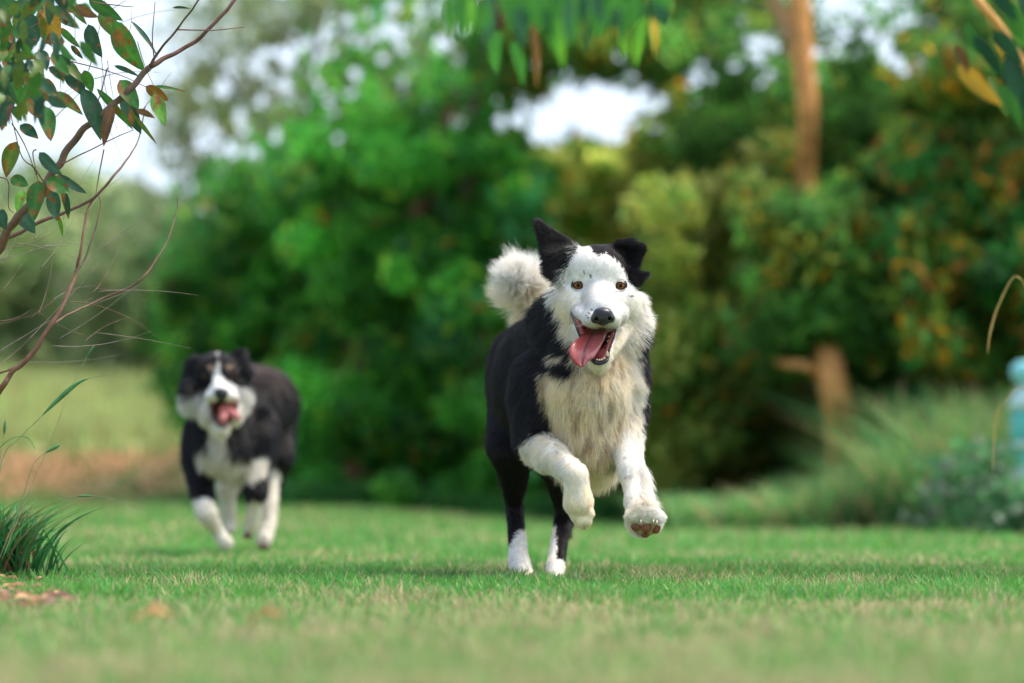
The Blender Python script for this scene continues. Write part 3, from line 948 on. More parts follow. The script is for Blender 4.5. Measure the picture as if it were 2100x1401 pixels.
# ================================================================== REAR DOG (three metres behind)
B0 = 3000
def color_rear(p, n, c, name, r):
    x, y, d = pxy(p)
    j = (vnoise(p / 14.0, 41) - .5) * 8
    x = x + j + r.normal(size=len(p)) * 1.5; y = y + j + r.normal(size=len(p)) * 1.5
    head = np.isin(name, ['head', 'muzzle', 'jaw', 'ruff'])
    w = head & in_poly(x, y, [(442, 712), (445.5, 712), (446, 745), (453, 771), (462, 783), (485, 789), (512, 800), (510, 850), (494, 892), (470, 900),
                              (440, 905), (412, 888), (378, 852), (366, 815), (366, 775), (376, 792), (386, 816), (402, 808), (420, 799), (432, 787), (439, 768), (441, 740)]) & (d < B0 + 170)
    w |= np.isin(name, ['chest', 'neck', 'trunk', 'shoulder', 'fore_b']) & (in_poly(x, y, [(424, 880), (466, 880), (462, 925), (478, 933), (552, 932), (545, 972), (520, 992), (470, 985), (400, 975), (394, 930), (412, 915), (430, 922)])) & (d < B0 + 300)
    w |= (name == 'fore_a') & (y > 1022)
    w |= (name == 'fore_b') & (y > 1028)
    w |= (c == 'W')
    tan = head & (((x - 431) ** 2 + (y - 756) ** 2 < 42) | ((x - 468) ** 2 + (y - 754) ** 2 < 42))
    col = np.where(w[:, None], WHITE * .9, BLACK)
    sh = np.clip((y - 800) / 80, 0, 1)[:, None] * w[:, None]
    col = col * (1 - sh * .35) + CREAM * sh * .35
    col = np.where(((~w) & (name == 'trunk') & (d > B0 + 250))[:, None], BLACK * 1.1 + np.array([.050, .018, .009]) * np.clip((820 - y) / 80, 0, 1)[:, None], col)
    col[tan] = [.26, .18, .13]
    return col * (.85 + .3 * r.random(len(p)))[:, None]

def build_rear_dog():
    root = empty('dog', (-0.75, 11.1, 0.0), 'smaller looking black and white dog with brown brow spots trotting behind on the left', 'dog', 'dogs running towards the camera')
    b = Body(); q = B0
    bk = (0, .6, -.8)
    b.cone((462, 885, q + 190), 62, (505, 835, q + 430), 74, k=40, fur=38, flow=bk, c='P', lift=.22, name='trunk')
    b.cone((505, 835, q + 430), 74, (538, 822, q + 720), 64, k=40, fur=36, flow=bk, c='B', lift=.22, name='trunk')
    b.cone((470, 800, q + 210), 44, (440, 790, q + 120), 40, k=30, fur=26, flow=bk, c='B', lift=.3, name='nape')
    b.cone((445, 850, q + 140), 48, (455, 915, q + 130), 56, k=30, fur=34, flow=(0, 0, -1), c='P', lift=.25, name='chest')
    b.cone((470, 940, q + 170), 40, (490, 945, q + 300), 40, k=26, fur=30, flow=(0, 0, -1), c='P', lift=.25, name='chest')
    b.ell((408, 905, q + 190), (34, 52, 62), k=26, fur=20, c='B', lift=.25, name='shoulder')
    b.ell((535, 900, q + 230), (36, 60, 64), k=26, fur=20, c='B', lift=.25, name='shoulder')
    # fore leg (left), carpus flexed
    b.cone((402, 940, q + 170), 33.6, (412, 1012, q + 130), 23.8, k=20, fur=12, c='B', lift=.22, name='fore_a')
    b.cone((412, 1012, q + 130), 21, (420, 1050, q + 60), 22, k=12, fur=10, c='B', lift=.25, name='fore_a')
    b.cone((423, 1056, q + 60), 20, (446, 1092, q + 110), 12.5, k=10, fur=9, c='W', lift=.2, name='foot')
    b.cone((446, 1092, q + 110), 12.5, (461, 1112, q + 100), 16, k=8, fur=9, c='W', lift=.2, name='foot')
    b.ell((460, 1112, q + 105), (14, 14, 13), k=8, fur=8, c='W', lift=.2, name='foot')
    # fore leg (middle right)
    b.cone((520, 935, q + 200), 35.8, (523, 1010, q + 150), 23.8, k=20, fur=12, c='B', lift=.22, name='fore_b')
    b.cone((523, 1010, q + 150), 17.9, (516, 1072, q + 190), 15.0, k=12, fur=8, c='B', lift=.2, name='fore_b')
    b.cone((515, 1075, q + 192), 14.6, (507, 1092, q + 215), 13.8, k=8, fur=7, c='W', lift=.2, name='foot')
    # hind legs
    b.cone((560, 840, q + 690), 46, (566, 935, q + 560), 34, k=30, fur=18, c='B', lift=.22, name='thigh')
    b.cone((565, 935, q + 560), 30, (562, 1010, q + 600), 13, k=20, fur=12, c='B', lift=.22, name='thigh')
    b.cone((553, 975, q + 540), 19.0, (552, 1070, q + 470), 15.0, k=14, fur=9, c='W', lift=.2, name='leg')
    b.cone((551, 1075, q + 465), 14.6, (540, 1108, q + 430), 17.5, k=8, fur=8, c='W', lift=.2, name='foot')
    b.cone((490, 940, q + 560), 44.8, (464, 1000, q + 500), 21.2, k=26, fur=14, c='W', lift=.2, name='leg')
    b.cone((464, 1000, q + 500), 17.9, (468, 1078, q + 520), 16.2, k=12, fur=9, c='W', lift=.2, name='leg')
    b.ell((469, 1086, q + 505), (13, 18, 10), k=8, fur=8, c='W', lift=.2, name='foot')
    # head
    b.ell((443, 762, q + 70), (46, 54, 42), k=20, fur=8, flow=(0, .8, .2), c='P', lift=.15, name='head')
    b.ell((400, 808, q + 70), (26, 40, 36), k=18, fur=34, flow=(-.6, .3, -.7), c='P', lift=.45, name='ruff')
    b.ell((488, 812, q + 75), (20, 40, 34), k=18, fur=26, flow=(.6, .3, -.7), c='P', lift=.45, name='ruff')
    b.cone((447, 790, q + 20), 25, (451, 806, q - 40), 17, k=14, fur=5, flow=(0, 1, .1), c='P', lift=.1, name='muzzle')
    b.ell((432, 812, q - 5), (16, 30, 13), k=10, fur=5, c='P', lift=.12, name='muzzle')
    b.ell((472, 812, q - 5), (16, 30, 13), k=10, fur=5, c='P', lift=.12, name='muzzle')
    b.cone((452, 880, q - 20), 15, (448, 872, q + 40), 22, k=12, fur=12, flow=(0, .2, -1), c='P', lift=.25, name='jaw')
    b.ell((424, 845, q + 35), (20, 30, 30), k=12, fur=12, c='P', lift=.25, name='ruff')
    b.ell((480, 845, q + 35), (18, 30, 30), k=12, fur=10, c='P', lift=.25, name='ruff')
    b.cut((446, 838, q - 50), 12, (450, 848, q + 20), 20, k=6)
    b.cut((470, 838, q - 40), 10, (466, 844, q + 10), 12, k=6)
    # folded ears lying along the head
    b.tri((400, 738, q + 80), (386, 742, q + 80), (378, 795, q + 75), 9, k=10, fur=14, flow=(-.3, .2, -.9), c='B', lift=.25, name='ear')
    b.tri((402, 732, q + 80), (412, 775, q + 72), (380, 800, q + 72), 8, k=10, fur=12, flow=(-.3, .2, -.9), c='B', lift=.25, name='ear')
    b.tri((482, 722, q + 85), (496, 722, q + 85), (508, 764, q + 80), 9, k=10, fur=12, flow=(.4, .2, -.9), c='B', lift=.25, name='ear')
    b.tri((488, 730, q + 80), (512, 762, q + 78), (500, 790, q + 78), 8, k=10, fur=12, flow=(.3, .2, -.9), c='B', lift=.25, name='ear')
    # low tail
    b.cone((560, 790, q + 780), 14, (572, 850, q + 900), 10, k=12, fur=40, flow=(0, .3, -1), c='B', lift=.5, name='tail')
    v, f = b.mesh(7.5, 11.0, [(W(360, 900, q - 80), W(515, 700, q + 120))], smooth=2)
    n = vert_normals(v, f)
    r = np.random.default_rng(8)
    D = np.stack([Body.dist(z, v) for z in b.pr if z['t'] != 'x'], 1)
    prs = [z for z in b.pr if z['t'] != 'x']
    near = D.argmin(1)
    nm = np.array([z['n'] for z in prs])[near]; cc = np.array([z['c'] for z in prs])[near]
    x, y, d = pxy(v)
    mouth = [(427, 824), (440, 826), (452, 832), (470, 826), (488, 818), (486, 850), (472, 864), (452, 874), (440, 868), (432, 846)]
    col = color_rear(v, n, cc, nm, r) * .9
    inm = in_poly(x, y, mouth) & (d < B0 + 80)
    col[inm] = [.40, .14, .12]
    def lmod(v_, n_, L):
        L = L.copy(); L[inm] = 0
        return L
    build('body', v / 1000, f, M_SKIN, root, col)
    grow_fur('coat', v, f, b, color_rear, 90000, M_FUR, root, radius=.75, length_mod=lmod, seed=4)
    for ex, ey in ((421, 770), (476, 769)):
        eye_parts(root, (ex, ey), lambda a, b_: front_depth(v, f, n, a, b_, 7) - 2, 14.0, 12.0, 8.5, 0, iris=(.06, .025, .01), skin=(.02, .015, .014), out_w=13, out_h=10)
    nb = Body()
    nb.ell((452, 804, q - 62), (16, 13, 10), k=5); nb.ell((452, 812, q - 60), (12, 11, 11), k=5)
    nv, nf = nb.mesh(3, 3, None, smooth=1)
    build('nose', nv / 1000, nf, M_NOSE, root, np.tile([.010, .010, .013], (len(nv), 1)))
    tb = Body()
    tb.cone((458, 838, q - 5), 11, (455, 858, q - 40), 9, k=6); tb.cone((462, 838, q - 5), 10, (480, 850, q - 38), 8, k=6); tb.cone((480, 850, q - 38), 8, (486, 856, q - 40), 6, k=4)
    nv, nf = tb.mesh(3, 3, None, smooth=1)
    build('tongue', nv / 1000, nf, M_WET, root, np.tile([.46, .14, .13], (len(nv), 1)))
    lp = spline([W(*z) for z in [(428, 826, q - 5), (434, 850, q - 22), (443, 868, q - 38), (455, 875, q - 42), (467, 868, q - 38), (476, 852, q - 25), (488, 822, q - 5)]], 40)
    v1, f1 = tube(lp, 3.2, 8)
    build('lip', v1 / 1000, f1, M_NOSE, root, np.tile([.03, .02, .02], (len(v1), 1)))
    for px, py, dd, rx in ((540, 1121, q + 412, 13), (507, 1099, q + 200, 10)):
        pb = Body(); pb.ell((px, py, dd), (rx, 8, 6), k=4); pb.ell((px - 3, py + 1, dd - 4), (rx * .7, 7, 5), k=4)
        a, c = pb.mesh(3, 3, None, smooth=1)
        build('paw_pad', a / 1000, c, M_PAD, root, np.tile((.10, .04, .03), (len(a), 1)))
    return root

if DO_DOG2: build_rear_dog()

# ================================================================== TERRAIN AND LAWN
def sm(a, b, x):
    t = np.clip((x - a) / (b - a), 0, 1)
    return t * t * (3 - 2 * t)

def ground_z(x, y):
    x = np.asarray(x, float); y = np.asarray(y, float)
    left = 1 - sm(-1.2, .6, x)
    z = left * .115 * sm(12, 25, y)
    # dirt bank then meadow slope on the left
    far = 1 - sm(-2.7, -1.3, x + 0 * y)
    z = z + far * (.40 * sm(24.5, 30, y) + 1.0 * sm(29, 46, y))
    z = z + .012 * (vnoise(np.stack([x.ravel() * 1.1, y.ravel() * .8, 0 * x.ravel()], 1), 51).reshape(x.shape) - .5)
    z = z + .9 * sm(46, 90, y)
    return z

gx = np.concatenate([np.linspace(-130, -9, 26), np.linspace(-8.6, 8.6, 120), np.linspace(9, 130, 26)])
gy = np.concatenate([np.linspace(-14, 2.5, 12), np.linspace(2.8, 32, 150), np.linspace(33, 60, 28), np.linspace(65, 260, 20)])
GX, GY = np.meshgrid(gx, gy, indexing='ij')
GZ = ground_z(GX, GY)
V = np.stack([GX.ravel(), GY.ravel(), GZ.ravel()], 1)
ny = len(gy)
I, J = np.meshgrid(np.arange(len(gx) - 1), np.arange(ny - 1), indexing='ij')
a = (I * ny + J).ravel()
F = np.stack([a, a + ny, a + ny + 1, a + 1], 1)

def dirt_amount(x, y):
    n = vnoise(np.stack([x * .9, y * .35, 0 * x], 1), 61)
    nf = vnoise(np.stack([x * 2.6, y * 1.2, 0 * x], 1), 63)
    d = sm(23.5, 25.5, y + (n - .5) * 5 + (nf - .5) * 3) * (1 - sm(29.5, 33, y + (n - .5) * 5 + (nf - .5) * 3)) * (1 - .6 * sm(.6, .8, nf)) * (1 - sm(-2.4, -1.6, x + (n - .5) * 1.6))
    n2 = vnoise(np.stack([x * 2.1, y * 1.1, 0 * x], 1), 62)
    d2 = sm(.62, .78, n2) * (1 - sm(-1.8, -.6, x)) * .7 * sm(15, 18, y) * (1 - sm(19, 22, y))
    d3 = sm(.45, .6, n2) * (1 - sm(-1.08, -.75, x)) * sm(6.7, 7.0, y) * (1 - sm(7.6, 8.0, y))
    return np.clip(np.maximum(np.maximum(d, d2), d3), 0, 1)

def lawn_color(x, y, seed=0):
    """mix of live green and straw"""
    n = vnoise(np.stack([x * 3.1, y * 1.7, 0 * x], 1), 71) * .55 + vnoise(np.stack([x * 9, y * 6, 0 * x], 1), 72) * .45
    return n

x_, y_ = V[:, 0], V[:, 1]
dm = dirt_amount(x_, y_)[:, None]
n_ = lawn_color(x_, y_)[:, None]
soil = np.array([.11, .20, .07]) * (1 - n_) + np.array([.25, .27, .12]) * n_
mead = (sm(29, 33, y_) * (1 - sm(-1, 1, x_)))[:, None]
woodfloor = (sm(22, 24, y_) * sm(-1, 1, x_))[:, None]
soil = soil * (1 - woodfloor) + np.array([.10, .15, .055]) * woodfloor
soil = soil * (1 - mead) + np.array([.30, .38, .12]) * mead
dn = vnoise(np.stack([x_ * 1.3, y_ * .7, 0 * x_], 1), 66)[:, None]
dirt = (np.array([.52, .25, .11]) * dn + np.array([.30, .17, .09]) * (1 - dn)) * (.8 + .4 * n_)
build('ground', V, F, M_GROUND, None, soil * (1 - dm) + dirt * dm)
tag(bpy.data.objects['ground'], kind='structure')

def blades(name, x, y, h, w, lean, col, z=None, az=None, npt=3, curl=.6, mat=None, parent=None, droop=0.0, seed=3, base=None):
    """ribbons bending away from the vertical, one mesh"""
    r = np.random.default_rng(seed)
    n = len(x)
    if z is None: z = ground_z(x, y) - .002
    if az is None: az = r.random(n) * 2 * math.pi
    la = r.random(n) * 2 * math.pi
    side = np.stack([np.cos(az), np.sin(az), 0 * az], 1)
    ld = np.stack([np.cos(la), np.sin(la), 0 * la], 1)
    base_ = np.stack([x, y, z], 1)
    rows = []
    ts = np.linspace(0, 1, npt + 1)
    for t in ts:
        c = base_ + np.array([0, 0, 1.]) * (h * (t - droop * t * t))[:, None] + ld * (lean * h * (t * (1 - curl) + curl * t * t))[:, None]
        ww = w * (1 - t ** 1.7) * .5 if t < 1 else 0 * w
        if t < 1:
            rows.append(c - side * ww[:, None]); rows.append(c + side * ww[:, None])
        else:
            rows.append(c)
    k = len(rows)
    V = np.stack(rows, 1).reshape(-1, 3)
    o = (np.arange(n) * k)[:, None]
    quads = []
    for i in range(npt - 1):
        quads.append(o + np.array([[2 * i, 2 * i + 1, 2 * i + 3, 2 * i + 2]]))
    tri = o + np.array([[2 * npt - 2, 2 * npt - 1, 2 * npt, 2 * npt]])
    # last quad degenerates to a point: give it its own tip vertex pair
    rows_t = rows[-1]
    V = np.concatenate([V.reshape(n, k, 3), (rows_t + side * .0002)[:, None, :]], 1).reshape(-1, 3)
    k2 = k + 1
    o = (np.arange(n) * k2)[:, None]
    quads = [o + np.array([[2 * i, 2 * i + 1, 2 * i + 3, 2 * i + 2]]) for i in range(npt - 1)]
    quads.append(o + np.array([[2 * npt - 2, 2 * npt - 1, k2 - 1, k2 - 2]]))
    F = np.concatenate(quads, 0)
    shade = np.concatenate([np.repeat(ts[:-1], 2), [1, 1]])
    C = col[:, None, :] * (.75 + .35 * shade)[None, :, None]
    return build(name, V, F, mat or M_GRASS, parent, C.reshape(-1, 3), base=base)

def grass_cols(x, y, r, straw_bias=0.0):
    n = lawn_color(x, y)
    st = (r.random(len(x)) < np.clip(.10 + .46 * sm(.42, .75, n) + straw_bias, 0, .9))
    g = np.array([.098, .335, .062]) * (.65 + .7 * r.random(len(x)))[:, None]
    yel = r.random(len(x))[:, None]
    g = g * (1 - .45 * yel) + np.array([.19, .31, .045]) * .45 * yel
    blu = (r.random(len(x)) < .15)
    g[blu] = g[blu] * [.75, 1.0, 1.6]
    s = np.array([.46, .40, .21]) * (.6 + .7 * r.random(len(x)))[:, None]
    return np.where(st[:, None], s, g)

def build_lawn():
    r = np.random.default_rng(77)
    X, Y, H, Wd, Cc = [], [], [], [], []
    def zone(n, y0, y1, hw, h, w, sb, power=1.0):
        y = y0 + (y1 - y0) * r.random(n) ** power
        x = (r.random(n) * 2 - 1) * (hw + .155 * y)
        d = dirt_amount(x, y)
        keep = r.random(n) > d * .93
        x, y = x[keep], y[keep]
        c = grass_cols(x, y, r, sb)
        tuft = vnoise(np.stack([x * 14, y * 9, 0 * x], 1), 81)
        hh = h * (.45 + .7 * r.random(len(x))) * (.55 + .9 * tuft)
        dark_band = sm(7.75, 8.3, y) * (1 - sm(9.2, 10, y))
        c = c * (1 - .25 * dark_band[:, None])  # blade colour darker in a strip from the front dog backwards
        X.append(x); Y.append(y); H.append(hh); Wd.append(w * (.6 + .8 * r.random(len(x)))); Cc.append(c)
    zone(68000, 3.6, 6.9, .5, .024, .0042, .30)
    zone(105000, 6.9, 9.2, .5, .031, .0048, .0)
    zone(72000, 9.2, 13, .8, .032, .006, -.02)
    zone(62000, 13, 25.5, 1.8, .040, .011, -.02)
    x, y, h, w, c = map(np.concatenate, (X, Y, H, Wd, Cc))
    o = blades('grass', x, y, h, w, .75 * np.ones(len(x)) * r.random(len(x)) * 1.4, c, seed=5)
    tag(o, kind='stuff')
    # short dry thatch lying between the blades
    n = 42000
    y = 4 + 6.2 * r.random(n); x = (r.random(n) * 2 - 1) * (.25 + .155 * y)
    c = np.array([.46, .39, .21])[None] * (.5 + .7 * r.random(n))[:, None]
    o = blades('dry_thatch', x, y, .008 + .010 * r.random(n), .0035 + 0 * x, 1.2 + 1.5 * r.random(n), c, seed=6, curl=.1)
    tag(o, kind='stuff')
    # meadow on the far slope
    n = 26000
    y = 31 + 22 * r.random(n); x = -1.5 - 14 * r.random(n)
    c = np.array([.34, .40, .15])[None] * (.7 + .6 * r.random(n))[:, None]
    dry = r.random(n) < .3; c[dry] = np.array([.38, .34, .14]) * (.7 + .5 * r.random(dry.sum()))[:, None]
    o = blades('meadow_grass', x, y, .12 + .16 * r.random(n), .03 + 0 * x, .5 * r.random(n), c, seed=7)
    tag(o, kind='stuff')

if DO_ENV: build_lawn()

# ================================================================== FOLIAGE
def leaf_cloud(cent, up_bias, ln, wd, col, r, droop=.5):
    """cent (n,3) leaf centres -> quads"""
    n = len(cent)
    d = r.normal(size=(n, 3)); d[:, 2] -= droop
    d /= np.linalg.norm(d, axis=1)[:, None]
    s = np.cross(d, r.normal(size=(n, 3))); s /= np.linalg.norm(s, axis=1)[:, None] + 1e-9
    nn = np.cross(d, s)
    L = (ln * (.6 + .8 * r.random(n)))[:, None]; Wd = (wd * (.6 + .8 * r.random(n)))[:, None]
    a = cent - d * L / 2; b = cent + d * L / 2 - nn * L * .12
    m = cent + nn * L * .06
    V = np.stack([a, m - s * Wd / 2, b, m + s * Wd / 2], 1).reshape(-1, 3)
    F = np.arange(n * 4).reshape(n, 4)
    C = np.repeat(col, 4, axis=0)
    return V, F, C

PAL = {
    'bright': [((.055, .27, .045), 5), ((.10, .34, .05), 4), ((.03, .16, .045), 4), ((.20, .36, .045), 2), ((.36, .15, .02), .25), ((.06, .25, .11), 2)],
    'olive': [((.12, .17, .035), 4), ((.22, .24, .07), 3), ((.07, .13, .03), 3), ((.36, .17, .03), .6), ((.10, .22, .05), 3)],
    'teal': [((.045, .14, .032), 4), ((.08, .24, .055), 4), ((.15, .31, .08), 2), ((.03, .08, .022), 2), ((.42, .20, .02), .5), ((.24, .28, .05), 1.6)],
    'autumn': [((.05, .14, .03), 5), ((.14, .24, .04), 3), ((.42, .22, .02), 1.3), ((.26, .10, .03), .8), ((.04, .19, .05), 4)],
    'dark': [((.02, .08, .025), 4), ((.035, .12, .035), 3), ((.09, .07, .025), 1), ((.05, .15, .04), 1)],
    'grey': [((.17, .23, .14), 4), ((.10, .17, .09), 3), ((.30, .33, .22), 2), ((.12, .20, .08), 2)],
}
def pal_cols(name, pos, r, scale=1.4):
    """colour in patches, not leaf by leaf only"""
    ent = PAL[name]
    w = np.array([e[1] for e in ent]); w = w / w.sum(); cs = np.array([e[0] for e in ent])
    n1 = vnoise(pos * scale, 91); n2 = vnoise(pos * scale * 2.3, 92)
    u = (n1 * .5 + n2 * .5 - .5) * 1.9 + .5
    u = np.clip(u + r.normal(size=len(pos)) * .16, 0, .9999)
    perm = np.argsort(np.cumsum(w) * 0 + np.arange(len(w)))
    i = np.searchsorted(np.cumsum(w), u)
    i = np.clip(i, 0, len(w) - 1)
    c = cs[i]
    return c * (.7 + .6 * r.random(len(pos)))[:, None]

GAPS = [
    [(1015, 235), (1060, 185), (1110, 215), (1170, 215), (1195, 175), (1260, 160), (1300, 190), (1390, 178), (1400, 205), (1345, 232), (1320, 275), (1290, 292), (1230, 282), (1205, 255), (1180, 262), (1120, 290), (1050, 272)],
    [(1500, 40), (1545, 28), (1600, 55), (1600, 98), (1540, 108), (1500, 75)],
    [(1662, -70), (1665, 20), (1672, 95), (1720, 125), (1790, 130), (1845, 100), (1885, 60), (1830, 10), (1820, -70)],
    [(1895, 20), (1930, 15), (1935, 50), (1900, 50)],
]
_gr = random.Random(41)
MICRO = []
while len(MICRO) < 190:
    if _gr.random() < .62:
        a_ = _gr.uniform(400, 1010); b_ = _gr.uniform(-10, 330); u_ = (b_ - 330) + (a_ - 330) * .49
        if not (-130 < u_ < 95 + _gr.random() * 90): continue
    elif _gr.random() < .5:
        a_ = _gr.gauss(1200, 170); b_ = _gr.gauss(215, 60)
        if b_ > 320 or b_ < 60: continue
    else:
        a_ = _gr.uniform(1420, 2000); b_ = _gr.uniform(0, 215)
        if _gr.random() < (b_ - 60) / 200: continue
    MICRO.append((a_, b_, _gr.uniform(8, 17)))
MICRO = np.array(MICRO)
def _shrink(g, k=.9):
    c = np.mean(np.array(g, float), 0)
    return [tuple(c + (np.array(p) - c) * k) for p in g]
GAPS = [_shrink(g) for g in GAPS]
def gap_mask(p, gaps=GAPS):
    s = p[:, 1] / DIST
    x = 1050 + p[:, 0] * 1000 / s; y = 1007 - (p[:, 2] - CAM_H) * 1000 / s
    m = np.zeros(len(p), bool)
    q = np.stack([x / 26, y / 26, 0 * x], 1)
    xx = x + (vnoise(q, 13) - .5) * 70; yy = y + (vnoise(q, 14) - .5) * 60
    near = np.zeros(len(p), bool)
    for g in gaps:
        m |= in_poly(xx, yy, g)
        for dx, dy in ((42, 0), (-42, 0), (0, 36), (0, -36), (75, 0), (-75, 0), (0, 60)): near |= in_poly(xx + dx, yy + dy, g)
    if len(gaps):
        for a_, b_, c_ in MICRO:
            near |= (x - a_) ** 2 + (y - b_) ** 2 < c_ * c_
        mic = np.zeros(len(p), bool)
        for a_, b_, c_ in MICRO: mic |= (x - a_) ** 2 + (y - b_) ** 2 < c_ * c_
    else:
        mic = np.zeros(len(p), bool)
    return m, x, y, near & ~m, mic

def sample_region(poly, n, D0, D1, r, clump=.18, clumps=90, gaps=GAPS, thin=None):
    """leaf centres gathered in clumps inside an outline, D0..D1 metres away"""
    poly = [(float(a), float(b)) for a, b in poly]
    xs = [p[0] for p in poly]; ys = [p[1] for p in poly]
    cc = []
    while len(cc) < clumps:
        k = clumps * 4
        x = r.uniform(min(xs), max(xs), k); y = r.uniform(min(ys), max(ys), k)
        m = in_poly(x, y, poly)
        for a, b in zip(x[m], y[m]):
            cc.append(P(a, b, r.uniform(D0, D1)))
    cc = np.array(cc[:clumps])
    i = r.integers(0, clumps, n)
    rad_ = clump * (.5 + 1.0 * r.random(clumps))
    u = r.normal(size=(n, 3)); u /= np.linalg.norm(u, axis=1)[:, None]
    u *= (r.random(n) ** .45)[:, None]
    u[:, 2] *= .8
    p = cc[i] + u * rad_[i][:, None]
    cg = np.exp(r.normal(size=clumps) * .30)[i]
    m, x, y, near, mic = gap_mask(p, gaps)
    keep = ((~m) | (r.random(n) < .26 * (vnoise(p * 3.5, 19) > .48))) & (~near | (r.random(n) < .45 + .55 * sm(.3, .6, vnoise(p * 4.5, 18)))) & ~(mic & (r.random(n) < .96))
    if thin is not None: keep &= r.random(n) < thin(x, y)
    p, cg = p[keep], cg[keep]
    k = p[:, 2] > ground_z(p[:, 0], p[:, 1]) - .02
    return p[k], cg[k]

LEAF_GAIN = np.array([1.45, 1.36, 1.05])
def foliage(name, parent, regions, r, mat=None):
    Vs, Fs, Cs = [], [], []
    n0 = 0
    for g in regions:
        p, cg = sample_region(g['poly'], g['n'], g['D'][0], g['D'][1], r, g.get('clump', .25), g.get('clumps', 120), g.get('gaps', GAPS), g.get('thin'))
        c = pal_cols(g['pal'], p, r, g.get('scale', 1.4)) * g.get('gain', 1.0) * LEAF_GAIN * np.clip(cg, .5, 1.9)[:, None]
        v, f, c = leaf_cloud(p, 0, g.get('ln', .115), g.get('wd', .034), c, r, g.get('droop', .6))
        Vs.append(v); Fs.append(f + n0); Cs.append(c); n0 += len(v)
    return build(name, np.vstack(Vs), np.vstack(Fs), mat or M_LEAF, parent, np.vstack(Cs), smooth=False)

def limb(name, parent, pts, radii, col=(.20, .13, .08), sides=10, n=28, mat=None, wob=.0):
    pth = spline([P(*q) for q in pts], n)
    rr = np.interp(np.linspace(0, 1, n), np.linspace(0, 1, len(radii)), radii)
    v, f = tube(pth, rr, sides)
    c = np.tile(col, (len(v), 1)) * (.85 + .3 * vnoise(v * 9, 17))[:, None]
    return build(name, v, f, mat or M_BARK, parent, c)

def tree(name, base, label, cat, group, trunks, regions, seed):
    r = np.random.default_rng(seed)
    root = empty(name, tuple(base), label, cat, group)
    for t in trunks:
        limb(t.get('name', 'trunk'), root, t['pts'], t['r'], t.get('col', (.20, .13, .08)))
    if regions: foliage('crown', root, regions, r)
    return root

def gp(px, D):
    """point on the ground under pixel column px at distance D"""
    x = (px - 1050) * D / DIST / 1000
    return (x, D, float(ground_z(np.array([x]), np.array([D]))[0]))

